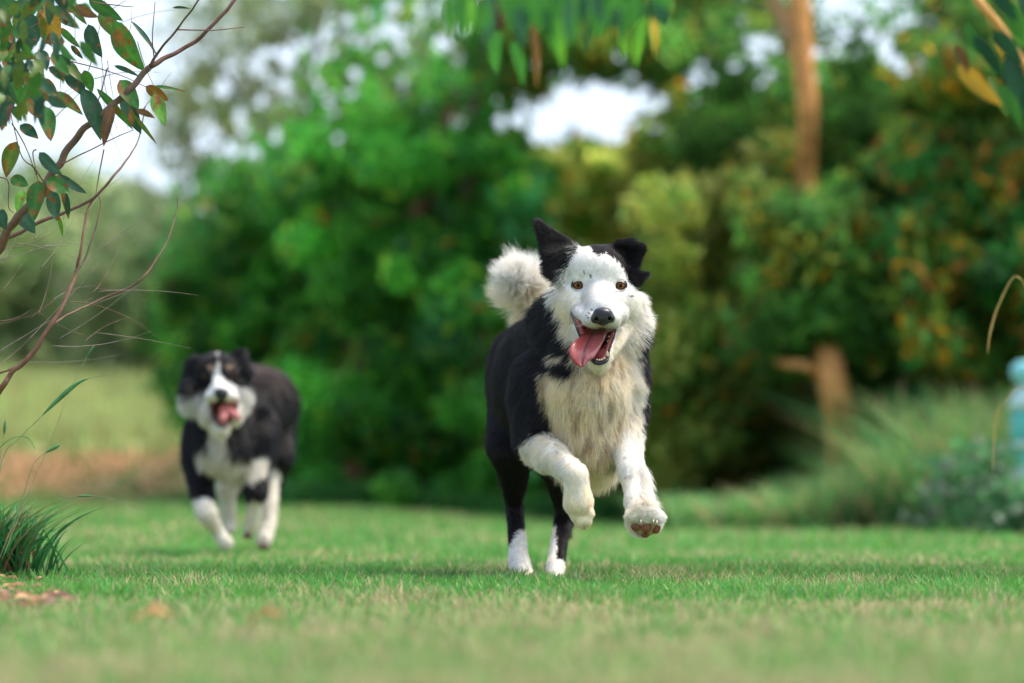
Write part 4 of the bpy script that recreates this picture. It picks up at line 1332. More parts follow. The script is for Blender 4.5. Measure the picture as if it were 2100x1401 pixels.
def build_trees():
    G = 'trees and bushes behind the lawn'
    # big bright green tree, left of centre
    def thinL(x, y):
        u = (y - 330) + (x - 330) * .49 + 50 * (vnoise(np.stack([x / 60, y / 60, 0 * x], 1), 4) - .5)
        return np.clip(.05 + .045 * sm(-150, 0, u) + .10 * sm(0, 110, u) + .85 * sm(90, 300, u), 0, 1)
    b = gp(740, 24.0)
    tree('leafy_tree', b, 'broad bright green bushy tree reaching the lawn between the two dogs', 'tree', G,
         [dict(pts=[(740, 1045, 24.0), (735, 900, 24.0), (720, 700, 24.2), (735, 450, 24.3), (760, 280, 24.3)], r=[.16, .13, .12, .08, .03], col=(.22, .11, .06)),
          dict(name='limb', pts=[(725, 720, 24.1), (800, 560, 24.0), (880, 380, 24.0), (930, 180, 24.0)], r=[.09, .07, .05, .03], col=(.22, .11, .06)),
          dict(name='limb', pts=[(730, 620, 24.1), (660, 500, 24.2), (610, 400, 24.3)], r=[.07, .05, .02], col=(.22, .11, .06))],
         [dict(poly=[(560, 1030), (560, 860), (600, 600), (560, 400), (600, 200), (700, 0), (760, -80), (1060, -80), (1075, 300), (1070, 1055)], n=62000, D=(22.6, 25.0), pal='bright', clumps=240, clump=.19, thin=thinL, scale=2.6)], 101)
    b = gp(450, 25.5)
    tree('leafy_bush', b, 'tall green bush behind the rear dog with a sloping thin top', 'bush', G,
         [dict(pts=[(470, 1040, 25.4), (460, 850, 25.4), (450, 600, 25.5), (440, 420, 25.5)], r=[.09, .07, .05, .02], col=(.2, .12, .07))],
         [dict(poly=[(420, 940), (330, 800), (345, 620), (370, 440), (430, 350), (560, 240), (640, 420), (640, 1035), (440, 1030)], n=42000, D=(24.3, 26.3), pal='bright', gain=.85, clumps=230, clump=.19, scale=2.6, thin=lambda x, y: thinL(x, y) * .7 * np.where((y > 800) & (x < 330 + (y - 800) * .5), .1, 1))], 102)
    # thin lacy canopy, upper left
    b = gp(560, 27)
    tree('lacy_tree', b, 'tall pale tree with a thin lacy crown letting the white sky through at upper left', 'tree', G,
         [dict(pts=[(560, 1030, 27), (570, 700, 27), (590, 350, 27), (640, 120, 27), (690, -100, 27)], r=[.05, .04, .028, .02, .012], col=(.12, .10, .08)),
          dict(name='limb', pts=[(590, 400, 27), (520, 250, 27), (450, 120, 27), (430, -60, 27)], r=[.025, .02, .015, .008], col=(.12, .10, .08)),
          dict(name='limb', pts=[(600, 300, 27), (680, 160, 27), (760, 60, 27)], r=[.025, .02, .01], col=(.12, .10, .08))],
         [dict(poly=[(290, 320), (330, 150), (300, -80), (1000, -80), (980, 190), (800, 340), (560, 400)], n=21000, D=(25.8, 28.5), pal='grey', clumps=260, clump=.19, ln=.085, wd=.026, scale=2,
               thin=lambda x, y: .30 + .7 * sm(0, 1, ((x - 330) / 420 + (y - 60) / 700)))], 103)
    # olive tree in the middle, lower and further
    b = gp(1290, 26.5)
    tree('olive_tree', b, 'olive brown tree behind the front dog below the bright sky gap', 'tree', G,
         [dict(pts=[(1300, 1070, 26), (1290, 800, 26.2), (1270, 500, 26.4), (1260, 330, 26.4)], r=[.12, .1, .07, .03], col=(.16, .1, .06)),
          dict(name='limb', pts=[(1278, 560, 26.3), (1340, 430, 26.3), (1380, 330, 26.3)], r=[.06, .04, .02], col=(.16, .1, .06))],
         [dict(poly=[(1010, 300), (1200, 300), (1400, 270), (1520, 330), (1520, 700), (1010, 700)], n=30000, D=(25.4, 27.6), gain=1.7, pal='olive', clumps=200, clump=.19, scale=2.4),
          dict(poly=[(1010, 640), (1540, 640), (1540, 1062), (1010, 1058)], n=26000, D=(24.0, 26.4), pal='olive', gain=.9, clumps=180, clump=.19, scale=2.2)], 104)
    # right hand tree with an orange brown trunk
    b = gp(1745, 21.5)
    tree('tall_tree', b, 'tall tree on the right with an orange brown trunk leaning under dense leaves', 'tree', G,
         [dict(pts=[(1740, 1070, 21.0), (1728, 890, 20.2), (1706, 760, 19.9), (1676, 600, 20.6), (1652, 400, 21.0), (1658, 230, 20.8), (1645, 90, 20.8), (1640, -90, 20.8)], r=[.11, .085, .075, .060, .054, .056, .064, .055], col=(.54, .25, .085)),
          dict(name='limb', pts=[(1708, 800, 20.3), (1660, 752, 19.9), (1600, 742, 20.0), (1530, 716, 20.5), (1470, 690, 20.9)], r=[.036, .028, .022, .016, .006], col=(.54, .26, .09)),
          dict(name='limb', pts=[(1646, 120, 20.8), (1600, 20, 20.8), (1560, -80, 20.8)], r=[.05, .04, .03], col=(.35, .2, .1))],
         [dict(poly=[(1360, 800), (1680, 820), (1800, 900), (1800, 1060), (1360, 1060)], n=16000, D=(21.6, 23.0), pal='olive', gain=1.2, clumps=110, clump=.2, scale=2.8, gaps=[]),
          dict(poly=[(1340, 430), (1560, 330), (1620, 330), (1625, 700), (1380, 1000), (1330, 900)], n=24000, D=(20.8, 23.4), pal='olive', gain=1.35, clumps=150, clump=.18, scale=2.8),
          dict(poly=[(1690, 330), (1900, 300), (1900, 700), (1700, 700)], n=17000, D=(20.8, 23.4), pal='teal', clumps=100, clump=.18, scale=2.8),
          dict(poly=[(1560, 430), (1740, 430), (1740, 690), (1560, 700)], n=9000, D=(19.8, 20.6), pal='teal', gain=1.1, clumps=50, clump=.22, scale=2.8),
          dict(poly=[(1340, -90), (2150, -90), (2150, 330), (1340, 330)], n=25000, D=(21.2, 23.6), pal='teal', gain=.9, clumps=190, thin=lambda x, y: .42 + .58 * sm(80, 280, y), clump=.19, scale=2.4)], 105)
    b = gp(2010, 20.5)
    tree('autumn_bush', b, 'dense bush at right with yellow and rust leaves among the green', 'bush', G,
         [dict(pts=[(2000, 1075, 20.5), (1990, 800, 20.5), (1985, 500, 20.5), (1960, 300, 20.5)], r=[.08, .07, .05, .02], col=(.2, .12, .07)),],
         [dict(poly=[(1860, 130), (2160, 100), (2160, 780), (1880, 720)], n=30000, D=(19.5, 21.6), pal='autumn', clumps=170, clump=.17, scale=2.8)], 106)
    # canopy over the middle
    b = gp(960, 23.8)
    tree('spreading_tree', b, 'dark green leaves hanging over the bright sky gap at the top middle', 'tree', G,
         [dict(pts=[(960, 1060, 23.8), (965, 800, 23.8), (968, 500, 23.8), (975, 250, 23.6), (1020, 60, 23.4), (1090, -90, 23.4)], r=[.12, .10, .08, .06, .05, .04], col=(.15, .1, .07))],
         [dict(poly=[(960, -90), (1520, -90), (1500, 160), (1400, 150), (1010, 190)], n=17000, D=(22.5, 24.5), pal='teal', clumps=130, thin=lambda x, y: .5 + .3 * sm(60, 180, y), clump=.18, scale=2.6, gaps=GAPS)], 107)
    # dark leaved mass at the back, filling in behind the trees
    r = np.random.default_rng(9)
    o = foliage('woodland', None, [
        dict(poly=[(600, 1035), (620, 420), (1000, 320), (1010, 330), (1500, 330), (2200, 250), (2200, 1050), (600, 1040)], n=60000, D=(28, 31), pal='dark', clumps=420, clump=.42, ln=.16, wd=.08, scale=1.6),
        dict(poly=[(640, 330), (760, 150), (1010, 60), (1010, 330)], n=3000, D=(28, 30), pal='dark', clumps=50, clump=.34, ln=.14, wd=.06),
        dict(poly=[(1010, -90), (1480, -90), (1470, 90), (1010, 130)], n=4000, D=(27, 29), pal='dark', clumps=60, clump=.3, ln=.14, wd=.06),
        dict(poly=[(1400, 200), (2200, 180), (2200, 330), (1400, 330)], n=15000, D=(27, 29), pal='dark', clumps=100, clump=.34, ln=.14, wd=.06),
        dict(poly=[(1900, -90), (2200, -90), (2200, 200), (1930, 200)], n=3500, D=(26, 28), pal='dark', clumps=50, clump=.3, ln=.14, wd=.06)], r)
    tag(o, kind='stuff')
    # the wood carries on outside the frame on the right
    o = foliage('woodland', None, [dict(poly=[(2230, -300), (3600, -300), (3600, 1050), (2230, 1050)], n=60000, D=(22, 26), pal='teal', clumps=420, clump=.42, ln=.16, wd=.07, scale=1.6, gaps=[])], r)
    tag(o, kind='stuff')
    # far trees beyond the meadow at left, in grey green leaf colours
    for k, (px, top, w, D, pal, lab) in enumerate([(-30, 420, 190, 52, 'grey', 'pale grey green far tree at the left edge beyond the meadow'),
                                             (120, 350, 170, 60, 'grey', 'grey green far tree beyond the meadow behind the bare twigs'),
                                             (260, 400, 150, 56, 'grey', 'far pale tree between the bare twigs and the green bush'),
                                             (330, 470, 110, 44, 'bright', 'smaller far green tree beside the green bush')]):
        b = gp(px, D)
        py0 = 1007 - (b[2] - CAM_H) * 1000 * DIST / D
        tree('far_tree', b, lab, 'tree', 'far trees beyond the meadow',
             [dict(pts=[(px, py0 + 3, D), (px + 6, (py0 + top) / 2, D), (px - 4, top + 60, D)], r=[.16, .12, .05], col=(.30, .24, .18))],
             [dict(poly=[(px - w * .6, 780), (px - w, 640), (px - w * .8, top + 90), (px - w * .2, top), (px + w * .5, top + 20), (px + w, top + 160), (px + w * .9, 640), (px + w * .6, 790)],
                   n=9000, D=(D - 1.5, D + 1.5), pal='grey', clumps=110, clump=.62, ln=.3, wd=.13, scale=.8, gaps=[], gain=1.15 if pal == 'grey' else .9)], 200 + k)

if DO_ENV: build_trees()

# ================================================================== UNDERGROWTH BY THE LAWN EDGE
def build_edge():
    r = np.random.default_rng(31)
    # tall grass bank on the right
    def bank(name, n, x0, x1, D0, D1, h, w, cols, seed, prof=None, kind='stuff', droop=.25):
        px = r.uniform(x0, x1, n); D = r.uniform(D0, D1, n)
        x = (px - 1050) * D / DIST / 1000
        hh = h * (.5 + .7 * r.random(n))
        if prof is not None: hh = hh * prof(px)
        ci = r.integers(0, len(cols), n)
        nse = vnoise(np.stack([x * 3, D * 2, hh * 0], 1), 95)
        c = np.array(cols)[ci] * (.82 if name == 'tall_grass' else 1) * (.55 + .9 * nse + .2 * r.random(n))[:, None]
        o = blades(name, x, D, hh, w * (.6 + .8 * r.random(n)), .2 + .9 * r.random(n), c, seed=seed, npt=4, droop=droop)
        tag(o, kind=kind)
        return o
    rise = lambda px: .28 + .12 * sm(1500, 1700, px) + .60 * sm(1720, 1960, px)
    bank('tall_grass', 21000, 1330, 2900, 18.6, 21.6, .86, .020, [(.11, .38, .09), (.17, .42, .11), (.28, .38, .13), (.09, .32, .10), (.48, .40, .20)], 21, rise)
    bank('hedge_bottom_grass', 9000, 560, 1420, 22.6, 24.4, .22, .020, [(.05, .20, .04), (.09, .27, .05), (.04, .14, .04)], 22)
    bank('verge_grass', 700, -60, 430, 23.8, 30.0, .13, .022, [(.12, .28, .06), (.24, .30, .09)], 24)
    bank('bank_grass', 3000, 430, 640, 25.2, 27.5, .20, .022, [(.12, .30, .06), (.20, .33, .09), (.30, .30, .12)], 23)
    # pinkish dry stalks in the bank
    n = 70
    for k, (px, top, D) in enumerate([(1850, 830, 20.2), (1878, 800, 20.0), (1990, 870, 19.6)]):
        b = gp(px, D)
        root = empty('dry_weed', b, ['pinkish dry weed standing in the tall grass, left one of three', 'tallest pinkish dry weed standing in the tall grass', 'dry orange tinted weed near the turquoise post'][k], 'weed', 'dry weeds in the tall grass')
        for j in range(3):
            a = np.array(b) + [r.uniform(-.05, .05), r.uniform(-.05, .05), 0]
            h = (1007 - top) * D / DIST / 1000 + CAM_H
            e = a + [r.uniform(-.1, .1), r.uniform(-.1, .1), h * r.uniform(.8, 1)]
            v, f = tube(spline([a, (a + e) / 2 + [.02, 0, .02], e], 8), [.006] * 7 + [.003], 5)
            build('stalk', v, f, M_TWIG, root, np.tile([.45, .30, .18], (len(v), 1)))
            hp = spline([e - [0, 0, .16], e, e + [.01, 0, .10]], 14)
            hv, hf = tube(hp, .003 + .008 * np.sin(np.linspace(.1, 3.05, 14)), 10)
            hv = hv + (np.stack([vnoise(hv * 60, 3), vnoise(hv * 60, 4), vnoise(hv * 60, 5)], 1) - .5) * .03
            build('seed_head', hv, hf, M_LEAF, root, np.tile([.62, .42, .30], (len(hv), 1)))
    # grey green leafy plants beside the post
    for k, (px, top, D, w) in enumerate([(1955, 930, 17.2, 48), (2035, 900, 16.8, 50), (2085, 985, 16.4, 36)]):
        b = gp(px, D)
        root = empty('leafy_weed', b, ['grey green weed left of the turquoise post', 'taller grey green weed right in front of the turquoise post', 'small grey green weed at the right edge under the turquoise post'][k], 'plant', 'grey green weeds by the post')
        for j in range(5):
            h = (1007 - top) * D / DIST / 1000 + CAM_H
            a = np.array(b) + [r.uniform(-.04, .04), r.uniform(-.04, .04), 0]
            e = a + [r.uniform(-1, 1) * w * D / DIST / 1000, r.uniform(-.1, .1), h * r.uniform(.7, 1)]
            st = spline([a, (a + e) / 2 + [0, 0, .05], e], 10)
            v, f = tube(st, .006, 5)
            build('stem', v, f, M_TWIG, root, np.tile([.12, .20, .10], (len(v), 1)))
        nn = 260
        s_ = D / DIST / 1000
        p = np.stack([b[0] + r.normal(size=nn) * w * .8 * s_, b[1] + r.normal(size=nn) * .09, b[2] + h * (.12 + .85 * r.random(nn))], 1)
        c = np.array([.10, .27, .10])[None] * (.5 + .9 * r.random(nn))[:, None]
        g = r.random(nn) < .25; c[g] = np.array([.26, .32, .24]) * (.7 + .5 * r.random(g.sum()))[:, None]
        lv, lf, lc = leaf_cloud(p, 0, .085, .04, c, r, .2)
        build('leaves', lv, lf, M_LEAF, root, lc, smooth=False)
    # turquoise post at the right edge: cap, neck, ribbed body, base ring
    D = 17.6
    bx = P(2117, 1007, D)[0]
    gz = float(ground_z(np.array([bx]), np.array([D]))[0])
    root = empty('post', (bx, D, gz), 'turquoise post with a round cap half hidden by weeds at the right edge', 'post')
    s_ = D / DIST / 1000
    def lathe(name, prof, col, sides=28):
        V_, F_ = [], []
        for py, rr in prof:
            z = CAM_H + (1007 - py) * s_
            for k in range(sides):
                a = 2 * math.pi * k / sides
                V_.append((bx + rr * s_ * math.cos(a), D + rr * s_ * math.sin(a), z))
        m = len(prof)
        for i in range(m - 1):
            for k in range(sides):
                F_.append((i * sides + k, i * sides + (k + 1) % sides, (i + 1) * sides + (k + 1) % sides, (i + 1) * sides + k))
        F_.append(tuple(range(sides))[::-1]); F_.append(tuple((m - 1) * sides + k for k in range(sides)))
        V_ = np.array(V_)
        build(name, V_, F_, M_PAINT, root, np.tile(col, (len(V_), 1)))
    TQ = (.09, .42, .37); WT = (.45, .62, .58)
    lathe('cap', [(742, 10), (740, 26), (748, 38), (762, 42), (776, 38), (786, 26), (790, 18)], (.22, .55, .56))
    lathe('neck', [(788, 22), (800, 30), (812, 40), (826, 44), (838, 45)], WT)
    lathe('upper_body', [(841, 41), (860, 43), (885, 43), (905, 42)], TQ)
    lathe('band', [(906, 44), (912, 46), (918, 44)], WT)
    lathe('lower_body', [(920, 43), (940, 45), (950, 45), (955, 43)], TQ)
    lathe('base', [(957, 40), (965, 46), (985, 46), (1000, 30), (1040, 28), (1095, 28)], (.34, .46, .42))

if DO_ENV: build_edge()

# ================================================================== LEAF SHAPES IN THE FOREGROUND
def leaf_mesh(a, b, w, nrm, curl=.08, col=(.05, .2, .04), nseg=10, fold=.18, wavy=.05, seed=0, side_bend=.06):
    """lanceolate leaf from a to b (m), width w (m)"""
    rr = random.Random(seed)
    a, b = np.array(a, float), np.array(b, float)
    d = b - a; L = np.linalg.norm(d); d /= L
    nrm = np.array(nrm, float); nrm -= d * (nrm @ d); nrm /= np.linalg.norm(nrm) + 1e-9
    s = np.cross(d, nrm)
    V, F = [], []
    bend = rr.uniform(-1, 1) * side_bend
    for i in range(nseg + 1):
        t = i / nseg
        prof = (math.sin(math.pi * min(t ** .72, 1)) ** .8) if 0 < t < 1 else 0.02
        hw = w / 2 * max(prof, .02)
        c = a + d * L * t + nrm * curl * L * math.sin(math.pi * t) + s * bend * L * math.sin(math.pi * t)
        wv = wavy * w * math.sin(t * 11 + seed)
        V += [c - s * hw + nrm * (fold * hw + wv), c - s * hw * .5 + nrm * fold * hw * .4, c, c + s * hw * .5 + nrm * fold * hw * .4, c + s * hw + nrm * (fold * hw - wv)]
    for i in range(nseg):
        for k in range(4):
            q = i * 5 + k
            F.append((q, q + 1, q + 6, q + 5))
    return np.array(V), F, np.array(col)

GREENS = {'g': (.040, .150, .022), 'd': (.014, .060, .024), 'b': (.030, .090, .045), 'l': (.085, .23, .020), 'o': (.20, .10, .016), 'y': (.36, .22, .025), 'n': (.12, .060, .018), 'm': (.085, .150, .022)}
# base x,y -> tip x,y, width, kind (coordinates of a 2.802x enlargement of the top left corner)
GUM_LEAVES = [(650, 110, 825, 400, 120, 'g'), (560, 60, 700, 240, 85, 'm'), (500, 130, 580, 322, 78, 'b'), (745, 110, 900, 320, 26, 'b'), (648, 368, 795, 432, 26, 'd'),
    (680, 450, 790, 620, 95, 'g'), (700, 520, 805, 765, 85, 'd'), (548, 500, 760, 740, 42, 'g'), (470, 500, 572, 800, 100, 'b'), (640, 600, 588, 838, 62, 'n'),
    (880, 530, 942, 716, 78, 'l'), (830, 488, 962, 570, 62, 'o'), (880, 485, 1085, 530, 20, 'g'), (745, 640, 895, 822, 26, 'm'), (775, 625, 885, 672, 34, 'n'),
    (235, 440, 320, 600, 88, 'o'), (300, 520, 468, 652, 62, 'm'), (250, 600, 285, 804, 88, 'g'), (165, 420, 172, 545, 92, 'g'), (215, 280, 260, 400, 80, 'd'),
    (60, 540, 0, 745, 80, 'd'), (105, 712, 212, 790, 62, 'd'), (85, 806, 26, 1015, 88, 'm'), (218, 868, 350, 1000, 62, 'b'), (320, 1000, 492, 1105, 48, 'b'),
    (255, 1030, 392, 1100, 88, 'g'), (215, 1030, 185, 1265, 98, 'g'), (290, 1085, 318, 1265, 78, 'b'), (350, 1080, 386, 1255, 40, 'd'), (95, 1195, 195, 1335, 88, 'b'),
    (-20, 1200, 30, 1315, 80, 'd'), (50, 1020, 155, 1062, 66, 'g'), (240, -10, 325, 262, 115, 'y'), (120, 80, 215, 226, 125, 'd'), (335, 150, 455, 268, 40, 'g'),
    (378, 380, 480, 545, 92, 'd'), (475, 395, 522, 525, 62, 'g'), (45, 440, 105, 605, 82, 'g'), (115, 535, 235, 682, 62, 'o'), (325, 1230, 352, 1355, 22, 'l'),
    (125, 1090, 88, 1212, 62, 'l'), (0, 340, 145, 442, 62, 'd'), (335, 90, 425, 150, 40, 'b'), (985, 35, 1092, 42, 14, 'd'), (240, 20, 300, 130, 60, 'y'),
    (60, 300, 200, 330, 46, 'm'), (270, 380, 390, 420, 44, 'n'), (150, 480, 90, 640, 55, 'g'), (90, 360, 20, 470, 60, 'd'), (310, 200, 250, 240, 50, 'n'),
    (-10, 60, 60, 240, 70, 'm'), (30, -20, 110, 110, 66, 'd'), (430, 20, 560, 90, 52, 'n'), (500, -20, 700, 110, 70, 'g'), (370, 340, 470, 470, 58, 'm'),
    (190, -20, 130, 120, 60, 'g'), (-20, 250, 60, 350, 64, 'g'), (200, 130, 290, 260, 58, 'g'), (400, 250, 470, 330, 30, 'd'), (20, 470, 60, 560, 50, 'g'),
    (100, 230, 40, 330, 52, 'm'), (290, 1040, 250, 1130, 40, 'n'), (-20, 620, 30, 720, 46, 'd'), (330, -10, 430, 70, 56, 'm')]

def build_gum():
    r = random.Random(12)
    Dg = 7.75
    gum = empty('gum_tree', gp(-140, 8.2), 'gum tree at the left edge with spotted green and brown leaves on reddish branches', 'tree')
    def Z(x, y, D): return (x / 2.802, y / 2.802, D)
    BR = (.22, .12, .08)
    def br(pts, radii, name='branch', col=BR, n=36, sides=8, z=True):
        pth = spline([P(*(Z(*q) if z else q)) for q in pts], n)
        rr = np.interp(np.linspace(0, 1, n), np.linspace(0, 1, len(radii)), radii) / 1000
        pth = pth + (np.stack([vnoise(pth * 40, 5), vnoise(pth * 40, 6), vnoise(pth * 40, 7)], 1) - .5) * rr[:, None] * 1.2
        v, f = tube(pth, rr, sides)
        c = np.tile(col, (len(v), 1)) * (.55 * (.7 + .6 * vnoise(v * 60, 17)))[:, None]
        return build(name, v, f, M_TWIG, gum, c)
    D = Dg
    # trunk outside the frame carrying the branches
    br([(-170, 1215, 8.2), (-150, 1000, 8.15), (-120, 760, 8.1), (-90, 560, 8.0)], [26, 22, 18, 12], name='trunk', col=(.3, .16, .1), z=False)
    br([(-120, 760, 8.1), (-40, 560, 7.9), (0, 496, 7.85), (39, 440, 7.8), (80, 388, 7.8), (114, 335, 7.8), (143, 296, 7.8), (178, 253, 7.78), (228, 214, 7.76), (282, 161, 7.76), (307, 132, 7.76)], [12, 9, 8, 7, 6.5], z=False, n=60, col=(.24, .16, .11))
    br([(307, 132, 7.76), (343, 114, 7.78), (393, 86, 7.8), (428, 54, 7.8), (478, 0, 7.82), (520, -60, 7.85)], [6, 4.6, 4, 3.6, 3], z=False, col=(.20, .10, .075))
    br([(307, 132, 7.76), (321, 107, 7.75), (360, 57, 7.72), (403, 0, 7.7), (430, -50, 7.7)], [4, 2.6, 2, 1.6], z=False, col=(.2, .12, .09))
    # second rising stem
    br([(-150, 1000, 8.15), (-60, 880, 8.0), (0, 796, 7.9), (18, 771, 7.9), (54, 732, 7.9), (103, 664, 7.92), (132, 614, 7.95), (153, 560, 8.0), (160, 518, 8.0), (178, 428, 8.05), (192, 400, 8.05)], [9, 6.5, 5.5, 5, 4, 3, 2.2], z=False, n=60, col=(.26, .14, .085))
    br([(-60, 520, 8.0), (71, 457, 8.0), (143, 428, 8.0), (189, 403, 8.0), (232, 357, 8.0), (262, 318, 8.05), (282, 282, 8.1), (296, 214, 8.1)], [5, 4, 3.2, 2.6, 1.6, 1.2], z=False, n=50, col=(.26, .16, .12))
    br([(-20, 770, 8.1), (53, 738, 8.1), (107, 663, 8.1), (200, 614, 8.2), (260, 590, 8.2), (296, 560, 8.2), (339, 496, 8.25), (360, 430, 8.3), (362, 400, 8.3)], [2.5, 2.2, 2.6, 2.2, 1.6, .9], z=False, n=60, col=(.28, .17, .11))
    br([(153, 560, 8.0), (175, 520, 8.0), (192, 470, 8.0), (203, 420, 8.0), (199, 395, 8.0)], [2.4, 2.2, 1.8, 1.2], z=False, col=(.42, .30, .20))
    # fine bare twigs
    for k in range(32):
        x, y = r.uniform(-40, 200), r.uniform(430, 760)
        D0 = r.uniform(7.6, 8.7)
        an = r.uniform(-1.2, .25) if r.random() < .75 else r.uniform(-2.6, 1)
        L = r.uniform(90, 230); pts = []
        cx, cy_ = x, y; a = an; cur = r.uniform(-.14, .14)
        for j in range(7):
            pts.append((cx, cy_, D0 + j * .02))
            cx += math.cos(a) * L / 6; cy_ += math.sin(a) * L / 6; a += cur
        cgrey = (.30, .25, .20) if r.random() < .65 else (.24, .14, .10)
        br(pts, [r.uniform(.7, 1.2), .6, .25], name='twig', z=False, n=22, sides=5, col=cgrey)
    for k in range(22):
        x, y = r.uniform(0, 300), r.uniform(-20, 260)
        D0 = r.uniform(7.7, 8.6); an = r.uniform(-1.9, -.2) if r.random() < .5 else r.uniform(.6, 1.8)
        L = r.uniform(80, 200); pts = []; a = an; cur = r.uniform(-.1, .1)
        for j in range(6):
            pts.append((x, y, D0)); x += math.cos(a) * L / 5; y += math.sin(a) * L / 5; a += cur
        br(pts, [1.0, .7, .3], name='twig', z=False, n=18, sides=5, col=(.26, .17, .13))
    for pts in ([(240, 1030), (190, 960), (120, 900), (80, 760), (55, 650)], [(130, 320), (330, 330), (560, 385), (700, 430), (830, 490)], [(340, 940), (480, 870), (640, 790), (760, 740)],
                [(60, 700), (130, 820), (200, 1000)], [(1010, 160), (1200, 165), (1401, 148)], [(880, 330), (870, 200), (885, 0)], [(610, 380), (560, 560), (500, 640)],
                [(-20, 1010), (40, 1040), (40, 1180), (70, 1220)], [(200, 850), (180, 880), (210, 1030)], [(520, 0), (650, 20), (760, 30)], [(590, 850), (560, 1010), (540, 1120)]):
        br([(a, b_, D - .02) for a, b_ in pts], [1.6, 1.3, .8], name='twig', n=26, sides=5, col=(.25, .13, .11))
    # leaves: each one a mesh of its own
    for k, (x0, y0, x1, y1, w, c) in enumerate(GUM_LEAVES):
        dz = (.5 if x0 < 300 and y0 < 560 else .16) * r.uniform(-1, 1)
        a = P(*Z(x0, y0, D + dz)); b = P(*Z(x1, y1, D + dz + r.uniform(-.02, .02)))
        nr = np.array([r.uniform(-.35, .35), -1, r.uniform(-.2, .5)])
        v, f, col = leaf_mesh(a, b, w / 2.802 * D / DIST / 1000 * 1.12, nr, curl=r.uniform(-.04, .08), seed=k)
        t = np.repeat(np.linspace(0, 1, 11), 5)
        cc = np.tile(np.array(GREENS[c]), (len(v), 1)) * r.uniform(.8, 1.2)
        patch = (vnoise(v * 70 + k * 3.1, 44) > (.72 if c in 'gmd' else .78))
        if c in 'gmold':
            cc[patch] = np.array([.20, .085, .018]) if c != 'o' else np.array([.05, .11, .02])
        mid = np.tile([0, 0, 1, 0, 0], 11)[:, None]
        cc = cc * (1 + .35 * mid)
        build('leaf', v, f, M_GUM, gum, cc)
    # background filler leaves of the same crown, upper left, out of focus
    V, F, C = [], [], []
    parts = []
    for k in range(150):
        px = r.uniform(-60, 130) if k % 3 else r.uniform(-60, 190); py = r.uniform(-60, 215)
        if px + py * .5 > 210: continue
        DD = r.choice([r.uniform(6.7, 7.4), r.uniform(8.1, 9.2)])
        an = r.uniform(.5, 2.4); L = r.uniform(32, 72)
        a = P(px, py, DD); b = P(px + math.cos(an) * L, py + math.sin(an) * L, DD + r.uniform(-.03, .03))
        v, f, _ = leaf_mesh(a, b, r.uniform(14, 27) * DD / DIST / 1000, (r.uniform(-.6, .6), -1, r.uniform(-.3, .5)), seed=k, nseg=6)
        c = GREENS[r.choice('gggddmbmbn')]
        parts.append((v, f, np.array(c) * r.uniform(.7, 1.2)))
    V, F, C = merge(parts)
    o = build('leaf_mass', V, F, M_GUM, gum, C)
    tag(o, kind='stuff')

    # ---- drooping bright leaves at the top middle, nearer than the dog
    hb = empty('hanging_branch', P(1150, -60, 5.6), 'blurred bright green drooping leaves hanging in at the top middle', 'branch', 'leafy branches hanging in from above')
    v, f = tube(spline([P(*q) for q in [(880, -60, 5.7), (1000, -40, 5.6), (1150, -50, 5.6), (1320, -20, 5.6), (1420, -70, 5.6)]], 24), .004, 6)
    build('branch', v, f, M_TWIG, hb, np.tile([.2, .12, .06], (len(v), 1)))
    v, f = tube(spline([P(*q) for q in [(1010, -50, 5.6), (1022, 0, 5.6), (1026, 60, 5.6)]], 10), [.006] * 9 + [.003], 6)
    build('twig', v, f, M_TWIG, hb, np.tile([.10, .03, .02], (len(v), 1)))
    LV = [(945, -20, 940, 70, 24, 'd'), (965, -10, 958, 75, 18, 'l'), (1022, 60, 1018, 150, 26, 'g'), (1050, 80, 1072, 175, 24, 'g'), (1092, 40, 1100, 178, 17, 'n'),
          (1100, -10, 1075, 70, 26, 'g'), (1120, -10, 1140, 110, 30, 'g'), (1150, 0, 1155, 140, 28, 'l'), (1180, -10, 1172, 90, 30, 'g'), (1215, -10, 1222, 80, 30, 'g'),
          (1245, -20, 1236, 60, 30, 'l'), (1282, 0, 1288, 118, 26, 'l'), (1325, 30, 1305, 135, 24, 'l'), (1338, 30, 1345, 110, 18, 'y'), (1265, -30, 1270, 60, 30, 'g'),
          (1060, -30, 1050, 50, 26, 'g'), (1000, -20, 990, 100, 24, 'b'), (1195, -20, 1200, 110, 22, 'd'), (1350, -30, 1380, 20, 24, 'g'), (1040, -30, 1085, 10, 26, 'y'), (1300, -30, 1310, 45, 26, 'g'),
          (1090, -30, 1120, 60, 26, 'g'), (1140, -30, 1180, 50, 28, 'g'), (1220, -30, 1190, 60, 26, 'd')]
    for k, (x0, y0, x1, y1, w, c) in enumerate(LV):
        DD = 5.6 + r.uniform(-.3, .3)
        v, f, _ = leaf_mesh(P(x0, y0, DD), P(x1, y1, DD), w * DD / DIST / 1000, (r.uniform(-.5, .5), -1, r.uniform(0, .6)), seed=k + 300)
        build('leaf', v, f, M_LEAF, hb, np.tile(np.array(GREENS[c]) * 2.0, (len(v), 1)))
    parts = []
    for k in range(60):
        px = r.gauss(1170, 120); py = r.uniform(-70, 15); DD = r.uniform(5.1, 5.9); L = r.uniform(50, 95); an = r.uniform(1.2, 1.95)
        v, f, _ = leaf_mesh(P(px, py, DD), P(px + math.cos(an) * L, py + math.sin(an) * L, DD), r.uniform(18, 30) * DD / DIST / 1000, (r.uniform(-.5, .5), -1, r.uniform(0, .6)), seed=k + 600, nseg=6)
        parts.append((v, f, np.array(GREENS[r.choice('ggddmgb')]) * 1.6))
    V, F, C = merge(parts)
    tag(build('leaf_mass', V, F, M_LEAF, hb, C), kind='stuff')
